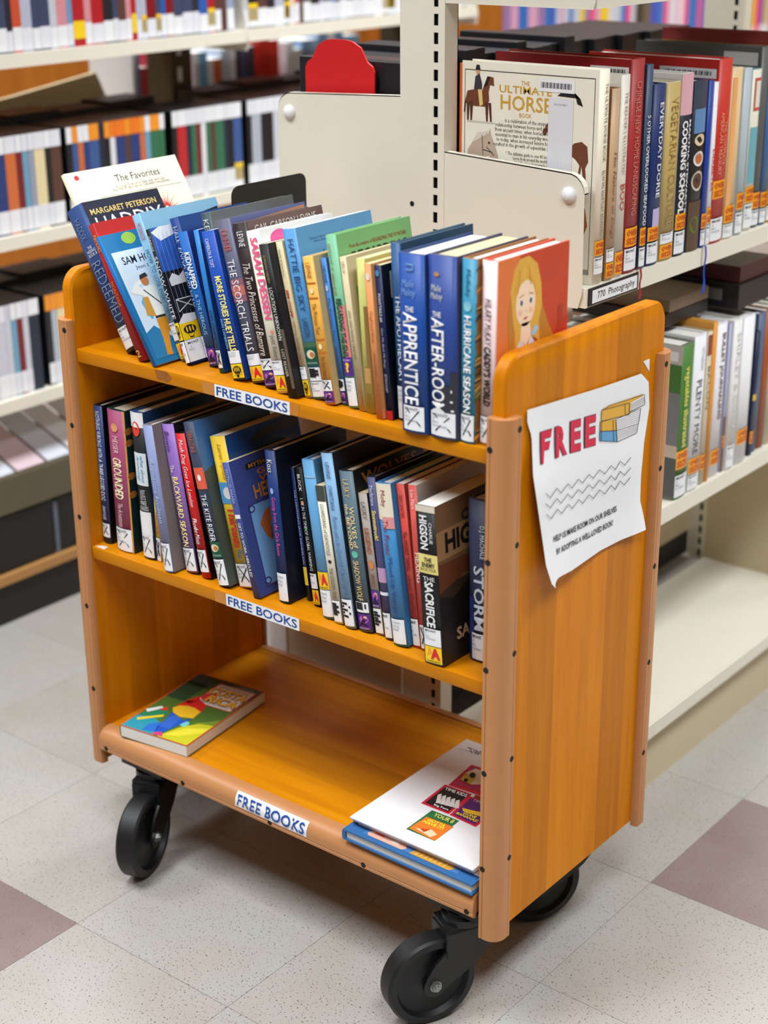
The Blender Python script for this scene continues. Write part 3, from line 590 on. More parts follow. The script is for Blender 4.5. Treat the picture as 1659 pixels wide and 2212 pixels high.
# ---- the cart's upper shelf, left to right: key, zoom region, bottom-left, top-left, top-right of the spine (photo), depth, spine, cover, pages, hard?, label, spine print, stickers
TOP = [
 ('haddix', 1, (570, 1480), (135, 470), (245, 415), .150, (44, 72, 128), (30, 36, 58), PG, 1, 'navy hardcover with faded grey lettering leaning in front of the cream anthology',
  [('v', 'HADDIX', .08, .22, .45, .36, (110, 130, 170)), ('h', 'THE\nMISSING\nBOOK 8', .27, .34, .3, .8, (226, 226, 230)), ('v', 'REDEEMED', .38, .80, .5, .55, (120, 138, 172), dict(bold=-0.01))], [('P', .83, .975)]),
 ('redM', 1, (665, 1535), (300, 560), (355, 552), .135, (176, 34, 32), (190, 36, 34), PGY, 0, 'thin red paperback with gold spine letters, just right of the navy hardcover',
  [('v', 'MEMOIRS', .08, .2, .5, .6, GLD), ('v', 'MONTANA', .42, .60, .5, .5, (200, 120, 60)), ('h', '2', .92, .97, .2, .8, (230, 190, 120))], []),
 ('sam', 1, (770, 1575), (352, 652), (388, 640), .130, (30, 112, 186), (32, 120, 176), PGY, 0, 'teal blue paperback showing a cover picture of a frontiersman in buckskin trousers',
  [], []),
 ('lose', 1, (962, 1530), (612, 490), (682, 480), .150, (136, 186, 216), (140, 190, 220), PGW, 0, 'pale blue paperback with black title running down its spine',
  [('v', 'MCKENZIE', .06, .17, .5, .5, (190, 90, 110)), ('v', 'HOW TO LOSE EVERYTHING', .24, .72, .5, .5, (40, 70, 110))], [('N', .74, .86), ('A', .88, .985)]),
 ('snow', 1, (1028, 1565), (708, 590), (752, 578), .132, (24, 24, 34), (26, 40, 110), PGW, 1, 'black spined book with blue and white cover art, right of the pale blue one',
  [('v', 'GAIDOS', .05, .16, .45, .4, WHT), ('v', 'SNOW WHITE', .2, .66, .5, .7, (220, 220, 232))], [('B', .69, .82), ('N', .83, .985)]),
 ('hale', 1, (1132, 1530), (875, 512), (960, 492), .140, (30, 62, 132), (32, 70, 136), PG, 1, 'dark blue hardcover with slanted silver title behind the white-titled bright blue paperback',
  [('v', 'HALE', .06, .17, .5, .5, (170, 190, 220)), ('v', 'ENNA BURNING', .20, .62, .5, .5, (196, 210, 232), IT), ('e', .6, .72, .3, .06, (196, 110, 50))], [('J', .82, .97)]),
 ('kidnap', 1, (1170, 1570), (940, 608), (1005, 590), .125, (28, 104, 190), (26, 52, 130), PGW, 0, 'bright blue paperback with white title and a purple fantasy sticker near its foot',
  [('v', 'KIDNAPPED', .15, .42, .5, .6, WHT, dict(bold=0.03)), ('v', '& THE HEROUS', .46, .76, .5, .35, (150, 196, 236))], [('F', .86, .985)]),
 ('thinblue', 1, (1242, 1612), (1060, 592), (1108, 585), .125, (46, 130, 206), (32, 84, 176), PGW, 0, 'slim sky blue paperback just left of the blue one with yellow lettering',
  [('v', 'ANN CAMERON', .55, .82, .5, .55, (20, 40, 90))], [('X', .84, .965)]),
 ('key', 0, (500.2, 807), (428.5, 462), (457, 457), .165, (58, 76, 84), (104, 108, 110), PG, 1, 'tall dark grey book in a clear plastic jacket rising behind the slim blue paperbacks',
  [('v', 'KEY', .04, .14, .5, .5, (200, 210, 210))], []),
 ('huey', 1, (1342, 1668), (1107, 602), (1215, 585), .130, (26, 78, 178), (24, 62, 150), PGW, 0, 'royal blue paperback with bubbly yellow and white title letters and a balloon sticker',
  [('v', 'CAMERON & TOFT', .05, .24, .35, .28, WHT), ('v', 'MORE STORIES HUEY TELLS', .30, .80, .55, .5, (246, 232, 140), dict(bold=0.03)), ('v', 'ANN CAMERON', .58, .78, .12, .2, (120, 190, 240))], [('J', .80, .885), ('B', .89, .985)]),
 ('scorch', 1, (1470, 1690), (1205, 525), (1320, 512), .150, (96, 98, 122), (110, 116, 168), PGW, 1, 'grey purple hardcover with large white capitals and a pink glow on its spine',
  [('r', .36, .50, .02, .98, (150, 96, 116)), ('r', .40, .46, .02, .98, (196, 112, 104), 2), ('v', 'DASHNER', .06, .19, .5, .45, (214, 96, 84)), ('v', 'THE SCORCH TRIALS', .24, .80, .5, .5, (232, 232, 236))], [('J', .82, .89), ('A', .895, .985)]),
 ('bamarre', 2, (470, 1512), (210, 235), (330, 215), .150, (44, 30, 32), (112, 88, 84), PG, 1, 'dark brown hardcover with silver script title above a purple unicorn sticker',
  [('v', 'LEVINE', .05, .14, .5, .4, WHT), ('v', 'The Two Princesses of Bamarre', .24, .80, .5, .5, (216, 204, 196), IT)], [('X', .82, .89), ('F', .895, .985)]),
 ('dessen', 2, (572, 1552), (330, 290), (442, 275), .145, (238, 236, 214), (244, 244, 246), PGW, 0, 'cream paperback with huge pink capitals down its spine and a red A sticker',
  [('v', 'SARAH DESSEN', .04, .54, .5, .6, (240, 92, 150), dict(bold=0.03)), ('e', .55, .62, .13, .012, (240, 130, 120)), ('v', 'just listen', .64, .79, .5, .5, (96, 96, 92))], [('N', .795, .885), ('A', .89, .985)]),
 ('location', 2, (680, 1592), (437, 395), (530, 372), .128, BLK, (34, 34, 40), PG, 0, 'plain black paperback with faint gold and white spine letters, mid top shelf',
  [('v', 'JORDAN HENRY', .07, .25, .4, .3, (170, 150, 80)), ('v', 'LOCATION UNKNOWN', .28, .62, .45, .4, (226, 226, 220)), ('v', 'LOST READER', .68, .86, .45, .3, (200, 196, 180)), ('r', .55, .94, .66, .97, (96, 84, 70))], []),
 ('copp', 2, (775, 1582), (545, 370), (612, 355), .130, (222, 206, 164), (226, 214, 178), PGY, 0, 'slim tan paperback with a red title, squeezed beside the plain black one',
  [('v', 'Golly & Johnson', .05, .22, .4, .35, (80, 60, 40)), ('v', 'JIM COPP', .30, .48, .4, .5, (190, 50, 36), dict(bold=0.03)), ('v', 'Will You Tell Me a Story', .50, .78, .5, .35, (180, 70, 50))], [('N', .80, .88), ('B', .885, .985)]),
 ('hattie', 2, (850, 1597), (610, 275), (720, 257), .150, (86, 152, 208), (110, 170, 220), PGW, 0, 'sky blue tall paperback with dark blue title over a green cat sticker',
  [('v', 'HATTIE BIG SKY', .06, .48, .5, .45, (30, 70, 120)), ('v', 'LARSON', .52, .63, .5, .4, (40, 70, 110)), ('r', .66, .70, .0, 1.0, (70, 110, 80))], [('G', .69, .80), ('S', .81, .89), ('P', .895, .985)]),
 ('princess', 2, (945, 1640), (760, 490), (872, 470), .125, (244, 178, 76), (226, 196, 140), PG, 1, 'orange yellow hardcover with horizontal double bands on its spine',
  [('v', 'LEVINE', .04, .14, .5, .4, (130, 74, 20)), ('r', .17, .18, .08, .92, (200, 110, 30)), ('r', .27, .28, .08, .92, (200, 110, 30)), ('e', .5, .225, .16, .02, (250, 226, 170)), ('v', 'The Princess Test', .31, .52, .5, .4, (120, 70, 20)), ('r', .55, .56, .08, .92, (200, 110, 30)), ('r', .64, .65, .08, .92, (200, 110, 30)), ('e', .5, .60, .16, .02, (250, 226, 170)), ('v', "The Fairy's Return", .67, .82, .5, .45, (110, 60, 20))], [('X', .83, .905), ('F', .91, .985)]),
 ('levblue', 2, (1075, 1642), (905, 500), (955, 490), .125, (74, 132, 206), (80, 140, 210), PG, 1, 'narrow cornflower blue hardcover right of the orange yellow banded one',
  [('v', 'LEVINE', .05, .16, .5, .45, (30, 60, 120)), ('e', .5, .2, .22, .02, (180, 206, 240)), ('v', 'The Princess Tales', .26, .56, .5, .45, (40, 80, 150)), ('v', 'Sonora and the Kiss', .6, .80, .5, .45, (30, 60, 120))], [('S', .82, .90), ('F', .905, .985)]),
 ('sink', 2, (1130, 1667), (940, 320), (1050, 300), .150, (126, 194, 150), (134, 196, 130), PGW, 1, 'green hardcover whose cover shows chunky dark capitals above the shorter books',
  [('v', 'KATE KLISE / M. SARAH KLISE', .05, .34, .3, .28, (170, 50, 40)), ('r', .40, .70, .55, .95, (226, 130, 130)), ('v', 'REGARDING THE SINK', .36, .70, .5, .55, (40, 70, 60), dict(bold=0.03))], [('Q', .70, .81), ('J', .82, .985)]),
 ('graham', 2, (1210, 1687), (1055, 490), (1118, 475), .130, (222, 204, 166), (226, 208, 172), PGY, 0, 'beige thin paperback with a green picture panel on its cover',
  [('v', 'DELL 24', .03, .1, .5, .4, (120, 90, 50)), ('v', 'ADA AND FRANK GRAHAM', .34, .66, .5, .35, (110, 90, 60)), ('v', '1 0-382-0785', .84, .96, .5, .35, (150, 130, 100))], []),
 ('yellow', 2, (1265, 1702), (1185, 500), (1248, 482), .130, (206, 206, 120), (222, 216, 130), PGY, 0, 'yellow green paperback with a torn brown spine',
  [('r', .30, .70, .55, 1.0, (150, 112, 60)), ('r', .70, .80, .2, .9, (196, 150, 90)), ('v', 'FOLIO', .88, .97, .5, .4, (120, 110, 40))], []),
 ('karen', 3, (185, 1478), (85, 365), (150, 356), .128, (232, 152, 92), (236, 168, 110), PGY, 0, 'peach orange paperback with small red script, left of the navy gold-framed one',
  [('e', .5, .08, .3, .025, (240, 226, 210)), ('v', 'Tough-Luck Karen', .30, .50, .5, .45, (130, 40, 30), IT), ('v', 'Johanna Hurwitz', .56, .72, .5, .4, (150, 60, 40), IT)], []),
 ('pony', 3, (240, 1478), (158, 375), (205, 366), .128, (26, 36, 80), (22, 26, 44), PGY, 0, 'navy paperback with a gold outlined cover frame and red foot',
  [('v', 'PONYTAILS #4', .18, .36, .45, .45, (200, 206, 220), dict(bold=0.02)), ('v', 'Give Me Back My Pony', .40, .66, .45, .4, (170, 176, 190), IT), ('v', 'BETANCOURT', .70, .82, .5, .35, (170, 180, 200)), ('r', .94, 1.0, .0, 1.0, (190, 30, 36)), ('e', .4, .05, .3, .02, (70, 150, 190))], []),
 ('apoth', 3, (333, 1485), (270, 215), (340, 198), .150, (44, 88, 138), (52, 84, 110), PGW, 1, 'steel blue hardcover half hidden left of the first thick royal blue one',
  [('v', 'THE APOTHECARY', .28, .78, .6, .5, (220, 226, 236), dict(bold=0.02))], [('J', .80, .985)]),
 ('appr', 3, (355, 1560), (320, 285), (533, 300), .150, (30, 78, 164), (36, 66, 120), PGW, 1, 'thick royal blue hardcover lettered APPRENTICE with an X on its white label',
  [('h', 'Maile\nMeloy', .14, .24, .12, .70, (130, 170, 220), dict(shear=0.2)), ('h', 'THE', .285, .315, .28, .62, WHT, dict(bold=0.02)), ('v', 'APPRENTICE', .32, .835, .45, .56, WHT, dict(bold=0.015, res=3)), ('v', 'n', .05, .09, .5, .3, (110, 160, 220))], [('X', .845, .985, .10)]),
 ('after', 3, (552, 1600), (535, 295), (765, 322), .150, (48, 74, 152), (70, 74, 110), PGY, 1, 'thick indigo hardcover lettered AFTER-ROOM with a dark rooftop on its lower spine',
  [('r', .70, 1.0, .45, 1.0, (48, 48, 58)), ('r', .62, .70, .78, 1.0, (48, 48, 58)), ('e', .35, .1, .1, .012, (196, 140, 90)), ('h', 'Maile\nMeloy', .155, .245, .10, .56, (220, 220, 200), dict(shear=0.2)), ('h', 'THE', .30, .33, .18, .5, WHT, dict(bold=0.02)), ('v', 'AFTER-ROOM', .335, .855, .36, .48, WHT, dict(bold=0.015, res=3)), ('r', .72, .735, .80, .84, WHT, 2), ('r', .78, .79, .78, .86, WHT, 2), ('r', .83, .84, .80, .9, WHT, 2)], [('X', .85, .985, .06)]),
 ('hurr', 3, (772, 1642), (785, 322), (915, 335), .150, (56, 148, 184), (150, 96, 40), PGW, 1, 'teal hardcover lettered HURRICANE beside the pink spined book',
  [('v', 'Melleby', .055, .20, .45, .4, (28, 66, 96)), ('e', .45, .25, .26, .028, (140, 200, 216)), ('v', 'HURRICANE SEASON', .30, .83, .48, .5, WHT, dict(bold=0.02, res=3))], [('X', .84, .985)]),
 ('caddy', 3, (930, 1662), (958, 340), (1078, 352), .150, (240, 214, 214), (214, 78, 52), PGW, 1, 'pale pink spined hardcover with a blonde girl on its red cover',
  [('v', "HILARY McKAY", .20, .45, .48, .42, (70, 50, 56), dict(shear=0.15)), ('v', "CADDY'S WORLD", .455, .78, .48, .46, BLK, dict(bold=0.04, shear=0.15))], [('X', .84, .985)]),
]
MID = [
 ('dog', 4, (165, 1285), (90, 195), (152, 180), .150, (52, 66, 122), (18, 18, 24), PG, 1, 'narrow slate blue hardcover, leftmost on the cart middle shelf',
  [('v', 'NOTHING WRONG WITH A THREE-LEGGED DOG', .04, .68, .5, .5, (220, 226, 240)), ('v', 'GRAHAM McNAMEE', .72, .82, .5, .4, (190, 190, 210))], [('X', .85, .95)]),
 ('grounded', 4, (300, 1352), (210, 228), (345, 240), .150, (164, 74, 112), (18, 52, 50), PG, 1, 'rose pink spined hardcover with cream title and a dark green cover',
  [('r', 0, 1, .93, 1.0, (214, 150, 70)), ('e', .45, .12, .2, .03, (226, 160, 110)), ('v', 'MEISER', .18, .30, .45, .3, (240, 200, 210)), ('v', 'GROUNDED', .33, .62, .46, .5, (246, 232, 190), dict(bold=0.02)), ('v', 'The Adventures', .65, .82, .46, .3, (230, 190, 200))], [('X', .83, .99)]),
 ('aron', 4, (512, 1418), (398, 252), (500, 270), .150, (36, 38, 42), (40, 76, 130), PGW, 1, 'black and white checker spined hardcover with a red mark at its top',
  [('r', 0, .10, 0, 1, WHT, 1), ('e', .45, .11, .3, .05, (226, 60, 46)), ('r', .27, .49, .03, .97, (226, 234, 242), 1), ('v', 'what about\nAronology', .29, .47, .5, .6, (70, 150, 190), IT), ('h', "JUST\nLET'S\nMAKE\nCRAZES", .52, .66, .2, .85, (226, 226, 226)), ('r', .67, .83, .05, .95, WHT, 1)], [('X', .83, .985)]),
 ('thinyel', 4, (628, 1445), (575, 650), (608, 645), .120, (236, 214, 60), (226, 200, 70), PGY, 0, 'sliver thin yellow paperback, shortest on the cart middle shelf',
  [('v', 'FRIZZLE', .5, .72, .5, .6, (206, 70, 40))], [('X', .76, .99)]),
 ('holman', 4, (680, 1528), (498, 362), (572, 352), .150, (140, 152, 196), (138, 126, 126), PGW, 1, 'lavender grey hardcover with a brown grey cover and small blue badge',
  [('v', 'Argentine Holman', .22, .66, .5, .5, (176, 190, 226), IT)], [('X', .80, .99)]),
 ('backward', 4, (852, 1535), (648, 352), (740, 350), .150, (146, 108, 186), (24, 22, 32), PG, 1, 'purple spined hardcover with a yellow and white title',
  [('v', 'Bowie', .05, .18, .4, .4, (90, 56, 130)), ('v', 'The', .27, .32, .4, .35, WHT), ('v', 'BACKWARD SEASON', .35, .82, .5, .46, (248, 226, 150), dict(bold=0.02))], [('X', .83, .985)]),
 ('mush', 4, (975, 1580), (760, 430), (832, 420), .140, (214, 28, 30), (30, 16, 16), PG, 1, 'bright red spined book with white script title on the middle shelf',
  [('v', 'Mush Dog Goes Ice London', .04, .50, .5, .5, WHT, IT), ('v', 'Phoebe Moss', .58, .76, .5, .45, WHT, IT)], [('X', .80, .955)]),
 ('kite', 4, (1112, 1650), (820, 347), (906, 335), .150, (56, 66, 88), (64, 96, 120), PG, 1, 'grey blue hardcover with an orange square and white capitals on its spine',
  [('v', 'GERALDINE', .05, .18, .5, .35, (190, 90, 70)), ('r', .27, .40, .02, .98, (226, 96, 70)), ('e', .5, .33, .15, .02, WHT), ('v', 'THE KITE RIDER', .43, .72, .5, .45, (226, 230, 236))], [('G', .72, .82), ('X', .83, .99)]),
 ('thirteen', 4, (1282, 1655), (1040, 452), (1155, 435), .150, (246, 208, 60), (36, 84, 160), PG, 0, 'bright yellow spined book with a red title and round blue portrait',
  [('v', 'Lauren Myracle', .05, .28, .5, .35, (190, 130, 40), IT), ('r', .30, .44, .0, 1.0, (86, 160, 214)), ('e', .5, .37, .3, .04, (226, 226, 230)), ('v', 'Thirteen', .46, .73, .5, .56, (206, 60, 40), dict(bold=0.03)), ('v', 'Plus 1', .75, .83, .5, .35, (60, 120, 180))], [('X', .84, .99)]),
 ('herc', 4, (1395, 1742), (1140, 665), (1187, 652), .135, (70, 84, 148), (66, 80, 150), PGY, 0, 'violet blue paperback whose cover shows a muscular strongman in a swirling frame',
  [('v', 'MYTH-O-MANIA', .05, .30, .5, .4, (170, 180, 210)), ('r', .38, .41, .1, .9, WHT), ('v', 'GET TO WORK, HERCULES!', .44, .84, .5, .45, (220, 224, 236), dict(bold=0.01))], []),
 ('koss', 5, (192, 1292), (88, 282), (166, 265), .150, (28, 56, 118), (22, 28, 50), PG, 1, 'dark royal blue hardcover with pink title, right of the strongman cover',
  [('v', 'Koss', .06, .14, .5, .5, (220, 226, 200)), ('e', .45, .26, .16, .02, (150, 170, 220)), ('v', 'Gossip from the Girls Room', .30, .68, .5, .45, (226, 70, 150))], [('J', .80, .985)]),
 ('thinjack', 5, (380, 1283), (265, 400), (286, 390), .120, (44, 64, 130), (40, 40, 60), PG, 0, 'sliver thin indigo paperback left of the black one with rainbow specks',
  [('v', 'THE LIGHTNING JACK DANDELION', .16, .72, .5, .6, (190, 206, 240)), ('r', .74, .88, .0, 1.0, (240, 206, 60))], []),
 ('block', 5, (422, 1318), (292, 395), (337, 380), .130, BLK, (34, 36, 44), PG, 1, 'black narrow hardcover with tiny rainbow specks and a red A sticker, mid shelf',
  [('v', 'BLOCK', .05, .17, .5, .4, WHT, dict(bold=0.02)), ('v', 'L VE IN THE TIME OF GLOBAL WARMING', .22, .74, .5, .4, (210, 226, 230)), ('e', .5, .25, .2, .012, (240, 150, 60)), ('e', .5, .44, .15, .008, (90, 190, 90))], [('N', .76, .87), ('A', .88, .985)]),
 ('plainblue', 5, (482, 1398), (335, 347), (425, 330), .150, (100, 164, 214), (92, 150, 206), PGW, 1, 'plain light blue hardcover without a title on its spine, middle shelf',
  [('r', .10, .11, .05, .95, (160, 200, 232))], [('A', .70, .81), ('J', .815, .985)]),
 ('gahoole', 5, (562, 1432), (430, 517), (486, 503), .128, (226, 222, 204), (150, 148, 140), PGY, 0, 'slim off-white paperback with a black owl emblem at the top of its spine',
  [('r', 0, .11, 0, 1, (62, 70, 66)), ('v', "GUARDIANS of GA'HOOLE", .13, .50, .5, .42, (96, 96, 86)), ('e', .5, .545, .2, .012, (30, 30, 30)), ('v', 'THE GOLDEN TREE', .59, .82, .5, .42, (90, 90, 84))], [('S', .83, .985)]),
 ('levine', 5, (627, 1463), (462, 302), (556, 295), .155, (138, 182, 220), (40, 44, 56), PGW, 1, 'pale blue tall hardcover with curling darker blue script, middle shelf',
  [('v', 'LEVINE', .05, .14, .5, .36, (60, 100, 150)), ('v', 'CHRISTIANA', .18, .32, .5, .36, (60, 100, 150)), ('v', 'Fairies and the Quest for Never Land', .35, .81, .5, .5, (86, 136, 190), IT)], [('S', .83, .985)]),
 ('wolves', 5, (717, 1483), (580, 420), (680, 420), .150, (92, 116, 130), (34, 36, 38), PG, 1, 'blue grey hardcover with gold capitals and a purple unicorn sticker at its foot',
  [('v', 'LASKY', .05, .16, .5, .4, (206, 176, 110)), ('v', 'WOLVES of\nthe BEYOND', .20, .48, .5, .62, (230, 206, 150), dict(bold=0.02)), ('e', .5, .51, .22, .022, (96, 190, 170)), ('v', 'SHADOW WOLF', .55, .80, .5, .4, (206, 176, 120), dict(bold=0.02))], [('S', .81, .875), ('F', .885, .985)]),
 ('lasky', 5, (837, 1507), (715, 567), (770, 555), .130, (176, 166, 158), (70, 70, 74), PGY, 0, 'slim mottled grey and orange paperback with a purple sticker and barred label',
  [('v', 'LASKY', .06, .18, .5, .5, (96, 76, 66)), ('v', 'LEGEND', .24, .42, .5, .55, (176, 90, 46), dict(bold=0.02)), ('e', .5, .5, .3, .03, (214, 130, 76)), ('v', 'WAY', .56, .66, .5, .5, (150, 80, 50))], [('F', .68, .80), ('S', .81, .985)]),
 ('storm', 5, (897, 1540), (770, 462), (822, 455), .150, (76, 80, 126), (30, 28, 40), PG, 1, 'slim dark lilac hardcover with a yellow title, left of the white topped one',
  [('v', 'Macfarlane', .05, .17, .5, .42, (214, 214, 230)), ('v', 'Stormstruck!', .20, .38, .5, .5, (246, 220, 90), dict(bold=0.02)), ('r', .55, .64, .0, 1.0, (190, 150, 190)), ('r', .70, .72, .0, 1.0, (230, 230, 240))], [('N', .83, .985)]),
 ('pirates', 5, (947, 1577), (825, 502), (930, 490), .150, (70, 146, 206), (60, 130, 190), PGW, 1, 'hardcover with a cream top, blue lower spine and red and blue title letters',
  [('r', 0, .22, 0, 1, (236, 226, 204)), ('r', .20, .27, .3, 1, (226, 150, 150), 2), ('v', 'Moby', .04, .14, .45, .4, (150, 40, 60)), ('v', "The Pirates'", .22, .44, .45, .4, (140, 30, 60)), ('v', 'Mixed-Up Voyage', .45, .80, .45, .42, (30, 76, 160))], [('J', .83, .985)]),
 ('worst', 5, (1087, 1592), (967, 507), (1038, 500), .150, (222, 84, 72), (190, 70, 60), PGW, 0, 'coral red paperback with dark swirling title, wider of the two coral ones',
  [('v', 'SEAGANTER', .06, .20, .5, .4, (140, 40, 40)), ('v', 'The WORST THING', .28, .52, .5, .5, (120, 30, 40), dict(bold=0.01)), ('v', 'about Witches', .55, .80, .5, .45, (130, 40, 50), IT)], [('N', .82, .985)]),
 ('pinkthin', 5, (1135, 1612), (1045, 512), (1100, 502), .150, (226, 90, 84), (214, 206, 196), PGW, 0, 'coral pink slim paperback just left of the thick black spined one',
  [('v', 'Lisa Mars', .03, .14, .5, .4, (246, 226, 220)), ('v', 'HEXING', .40, .58, .5, .55, (246, 226, 220), dict(bold=0.02))], [('X', .84, .985)]),
 ('higson', 5, (1162, 1692), (1095, 642), (1222, 655), .140, (24, 24, 26), (70, 52, 40), PGW, 0, 'thick black spined paperback with white capitals and a stormy brown cover',
  [('r', 0, .04, 0, 1, (216, 206, 190)), ('v', 'CHARLIE', .10, .23, .74, .16, WHT), ('v', 'HIGSON', .06, .27, .38, .4, WHT, dict(bold=0.03)), ('r', .30, .42, .0, 1.0, (230, 214, 130)), ('h', 'THE\nENEMY', .32, .38, .18, .85, BLK, dict(bold=0.02)), ('h', 'BOOK FOUR', .385, .405, .1, .9, (80, 70, 50)), ('h', 'THE', .44, .465, .2, .8, WHT), ('v', 'SACRIFICE', .47, .76, .48, .46, WHT, dict(bold=0.03))], [('N', .77, .88), ('A', .885, .99)]),
 ('machale', 5, (1452, 1672), (1440, 602), (1575, 602), .150, (60, 66, 92), (40, 44, 60), PG, 1, 'stormy blue grey hardcover set back at the right end of the middle shelf',
  [('v', 'D.J. MACHALE', .15, .35, .7, .25, (226, 230, 240)), ('v', 'STORM', .40, .80, .55, .5, (206, 214, 226), dict(bold=0.02)), ('r', .6, 1.0, .0, .25, (40, 56, 130))], [('N', .82, .985, .16)]),
]
BK = {}
def place_row(rows, z, lim):
    st = []
    for r in rows:
        key, rg, bl, tl, tr = r[:5]
        P0 = unp(*px(rg, bl), 2, z); P1 = unp(*px(rg, tl), 1, P0.y); P2 = unp(*px(rg, tr), 1, P0.y)
        th = atan2(-(P1.x - P0.x), P1.z - P0.z); h = hypot(P1.x - P0.x, P1.z - P0.z)
        w = (P2.x - P1.x) * cos(th) + (P2.z - P1.z) * sin(th)
        st.append([P0.x, P0.y, th, h, w])
    # nothing may cut into its neighbour: let books get a little thinner, then nudge feet and heads apart, staying near where the photo shows them
    n = len(st); xb = [a[0] for a in st]; hz = [a[3] * cos(a[2]) for a in st]; xt = [a[0] - h_ * tan(a[2]) for a, h_ in zip(st, hz)]
    w0 = [a[4] for a in st]; wd = list(w0); m0 = (list(xb), list(xt))
    for itn in range(1600):
        k = 0.02 if itn < 900 else 0.0
        for i in range(n):
            xb[i] += k * (m0[0][i] - xb[i]); xt[i] += k * (m0[1][i] - xt[i])
        for i in range(n - 1):
            j = i + 1; zz = min(hz[i], hz[j])
            cw = wd[i] / cos(atan2(xb[i] - xt[i], hz[i])) + 0.0011
            g = xb[j] - xb[i] - cw
            fi, fj = zz / hz[i], zz / hz[j]
            gt = (xb[j] + (xt[j] - xb[j]) * fj) - (xb[i] + (xt[i] - xb[i]) * fi) - cw
            if min(g, gt) < 0 and wd[i] > 0.72 * w0[i]: wd[i] = max(0.72 * w0[i], wd[i] + 0.15 * min(g, gt))
            if g < 0: xb[i] += g * .5; xb[j] -= g * .5
            if gt < 0: xt[i] += gt * .5; xt[j] -= gt * .5
        for i in range(n):
            if xb[i] - xt[i] < 0: m_ = (xb[i] + xt[i]) / 2; xb[i] = xt[i] = m_
        d0 = lim[0] + 0.0006 - min(xb[0], xb[0] if rows is TOP else xt[0])
        if d0 > 0: xb[0] += d0; xt[0] = max(xt[0], xt[0] + d0 if rows is TOP else lim[0] + 0.0006)
        d1 = xb[-1] + wd[-1] + 0.0018 - lim[1]
        if d1 > 0: xb[-1] -= d1; xt[-1] = min(xt[-1], xb[-1])
    for i in range(n): st[i] = [xb[i], st[i][1], atan2(xb[i] - xt[i], hz[i]), hypot(xb[i] - xt[i], hz[i]), wd[i], 0]
    return st
for rows, z, lim, grp in ((TOP, S1, (T_, L - T_), 'books on the cart top shelf'), (MID, S2, (T_ + 0.001, L - T_), 'books on the cart middle shelf')):
    st = place_row(rows, z, lim)
    for r, (x, y, th, h, w, _) in zip(rows, st):
        key, rg, bl, tl, tr, d, sp, cv, pg, hard, label, items, stk = r
        th = max(th, 0.0); zz = z + 0.0003
        B = book('book', label, 'book', MT(x, y, zz, th), w, h, d, sp, cv, pg, bool(hard), group=grp)
        decals(B, items)
        for s_ in stk: sticker(B, *s_)
        BK[key] = B; B.x, B.y, B.th = x, y, th

# ---- printed covers that show beside or above their neighbours
def art(key, side='front'):
    B = BK[key]; return B, Print(B.front if side == 'front' else B.back)
def fin(p, B, name='cover_art'): return p.build(name, B.root)
B, p = art('haddix'); p.text('MARGARET PETERSON', .08, .92, .905, .945, (226, 196, 120), 1, bold=0.01); p.text('HADDIX', .10, .95, .78, .885, WHT, 1); fin(p, B)
B, p = art('sam')
p.rect(.06, .94, .04, .86, (206, 222, 236), 1); p.ell(.38, .945, .10, .045, (150, 190, 70), 1); p.text('YEARLING', .52, .8, .925, .945, (200, 226, 240), 1)
p.text('SAM HOUSTON', .16, .92, .755, .815, (24, 24, 40), 2, bold=0.01); p.text('Jean Lee Latham', .3, .85, .70, .735, (40, 40, 60), 2)
p.poly([(.06, .04), (.94, .04), (.94, .22), (.8, .18), (.62, .26), (.4, .16), (.2, .28), (.06, .24)], (40, 120, 170), 2)
def sh(pts, dx=-.13, dy=.03): return [(a + dx, c_ * 1.1 + dy - .03) for a, c_ in pts]
p.poly(sh([(.3, .42), (.42, .5), (.5, .47), (.6, .52), (.74, .46), (.8, .36), (.6, .3), (.34, .3)]), (110, 168, 206), 2)
p.poly(sh([(.38, .3), (.36, .46), (.42, .52), (.58, .52), (.66, .44), (.64, .3), (.5, .27)]), (236, 234, 228), 3)      # shirt
p.poly(sh([(.36, .46), (.22, .5), (.34, .56), (.44, .575), (.45, .545), (.36, .53), (.42, .49)]), (236, 234, 228), 4)     # raised arm
p.poly(sh([(.35, .45), (.30, .33), (.42, .31), (.42, .45)]), (206, 150, 60), 4)
p.poly(sh([(.40, .29), (.64, .30), (.70, .16), (.62, .05), (.53, .05), (.55, .16), (.50, .20), (.44, .10), (.42, .04), (.34, .045), (.38, .16)]), (206, 138, 36), 4)
p.ell(.34, .615, .055, .040, (196, 120, 70), 5); p.poly(sh([(.41, .57), (.54, .585), (.52, .61), (.43, .60)]), (50, 44, 40), 6); p.line((.27, .55), (.49, .375), .01, (60, 40, 30), 6); p.rect(.27, .51, .325, .343, (60, 44, 30), 5)
fin(p, B)
B, p = art('snow')
p.rect(0, 1, .66, 1, (40, 92, 186), 1); p.poly([(0, .97), (.12, 1), (.55, 1), (.32, .93), (.1, .9)], (226, 230, 238), 2); p.rect(0, 1, .30, .68, BLK, 2)
for k in range(6): p.line((.04 + .06 * k, .32), (.03 + .06 * k, .95), .004, (150, 160, 190), 3)
p.poly([(.05, .62), (.12, .66), (.2, .63), (.3, .67), (.38, .63), (.36, .58), (.06, .57)], (226, 226, 232), 4)
p.rect(.06, .34, .38, .47, (40, 40, 48), 4)
for a, b_ in (((.06, .38), (.34, .47)), ((.06, .47), (.34, .38)), ((.06, .38), (.06, .47)), ((.34, .38), (.34, .47)), ((.06, .47), (.34, .47))): p.line(a, b_, .006, WHT, 5)
p.poly([(.0, .3), (.1, .36), (.3, .35), (.34, .3), (.2, .24), (.04, .22)], (232, 232, 238), 4); p.ell(.26, .27, .08, .03, (206, 110, 80), 5)
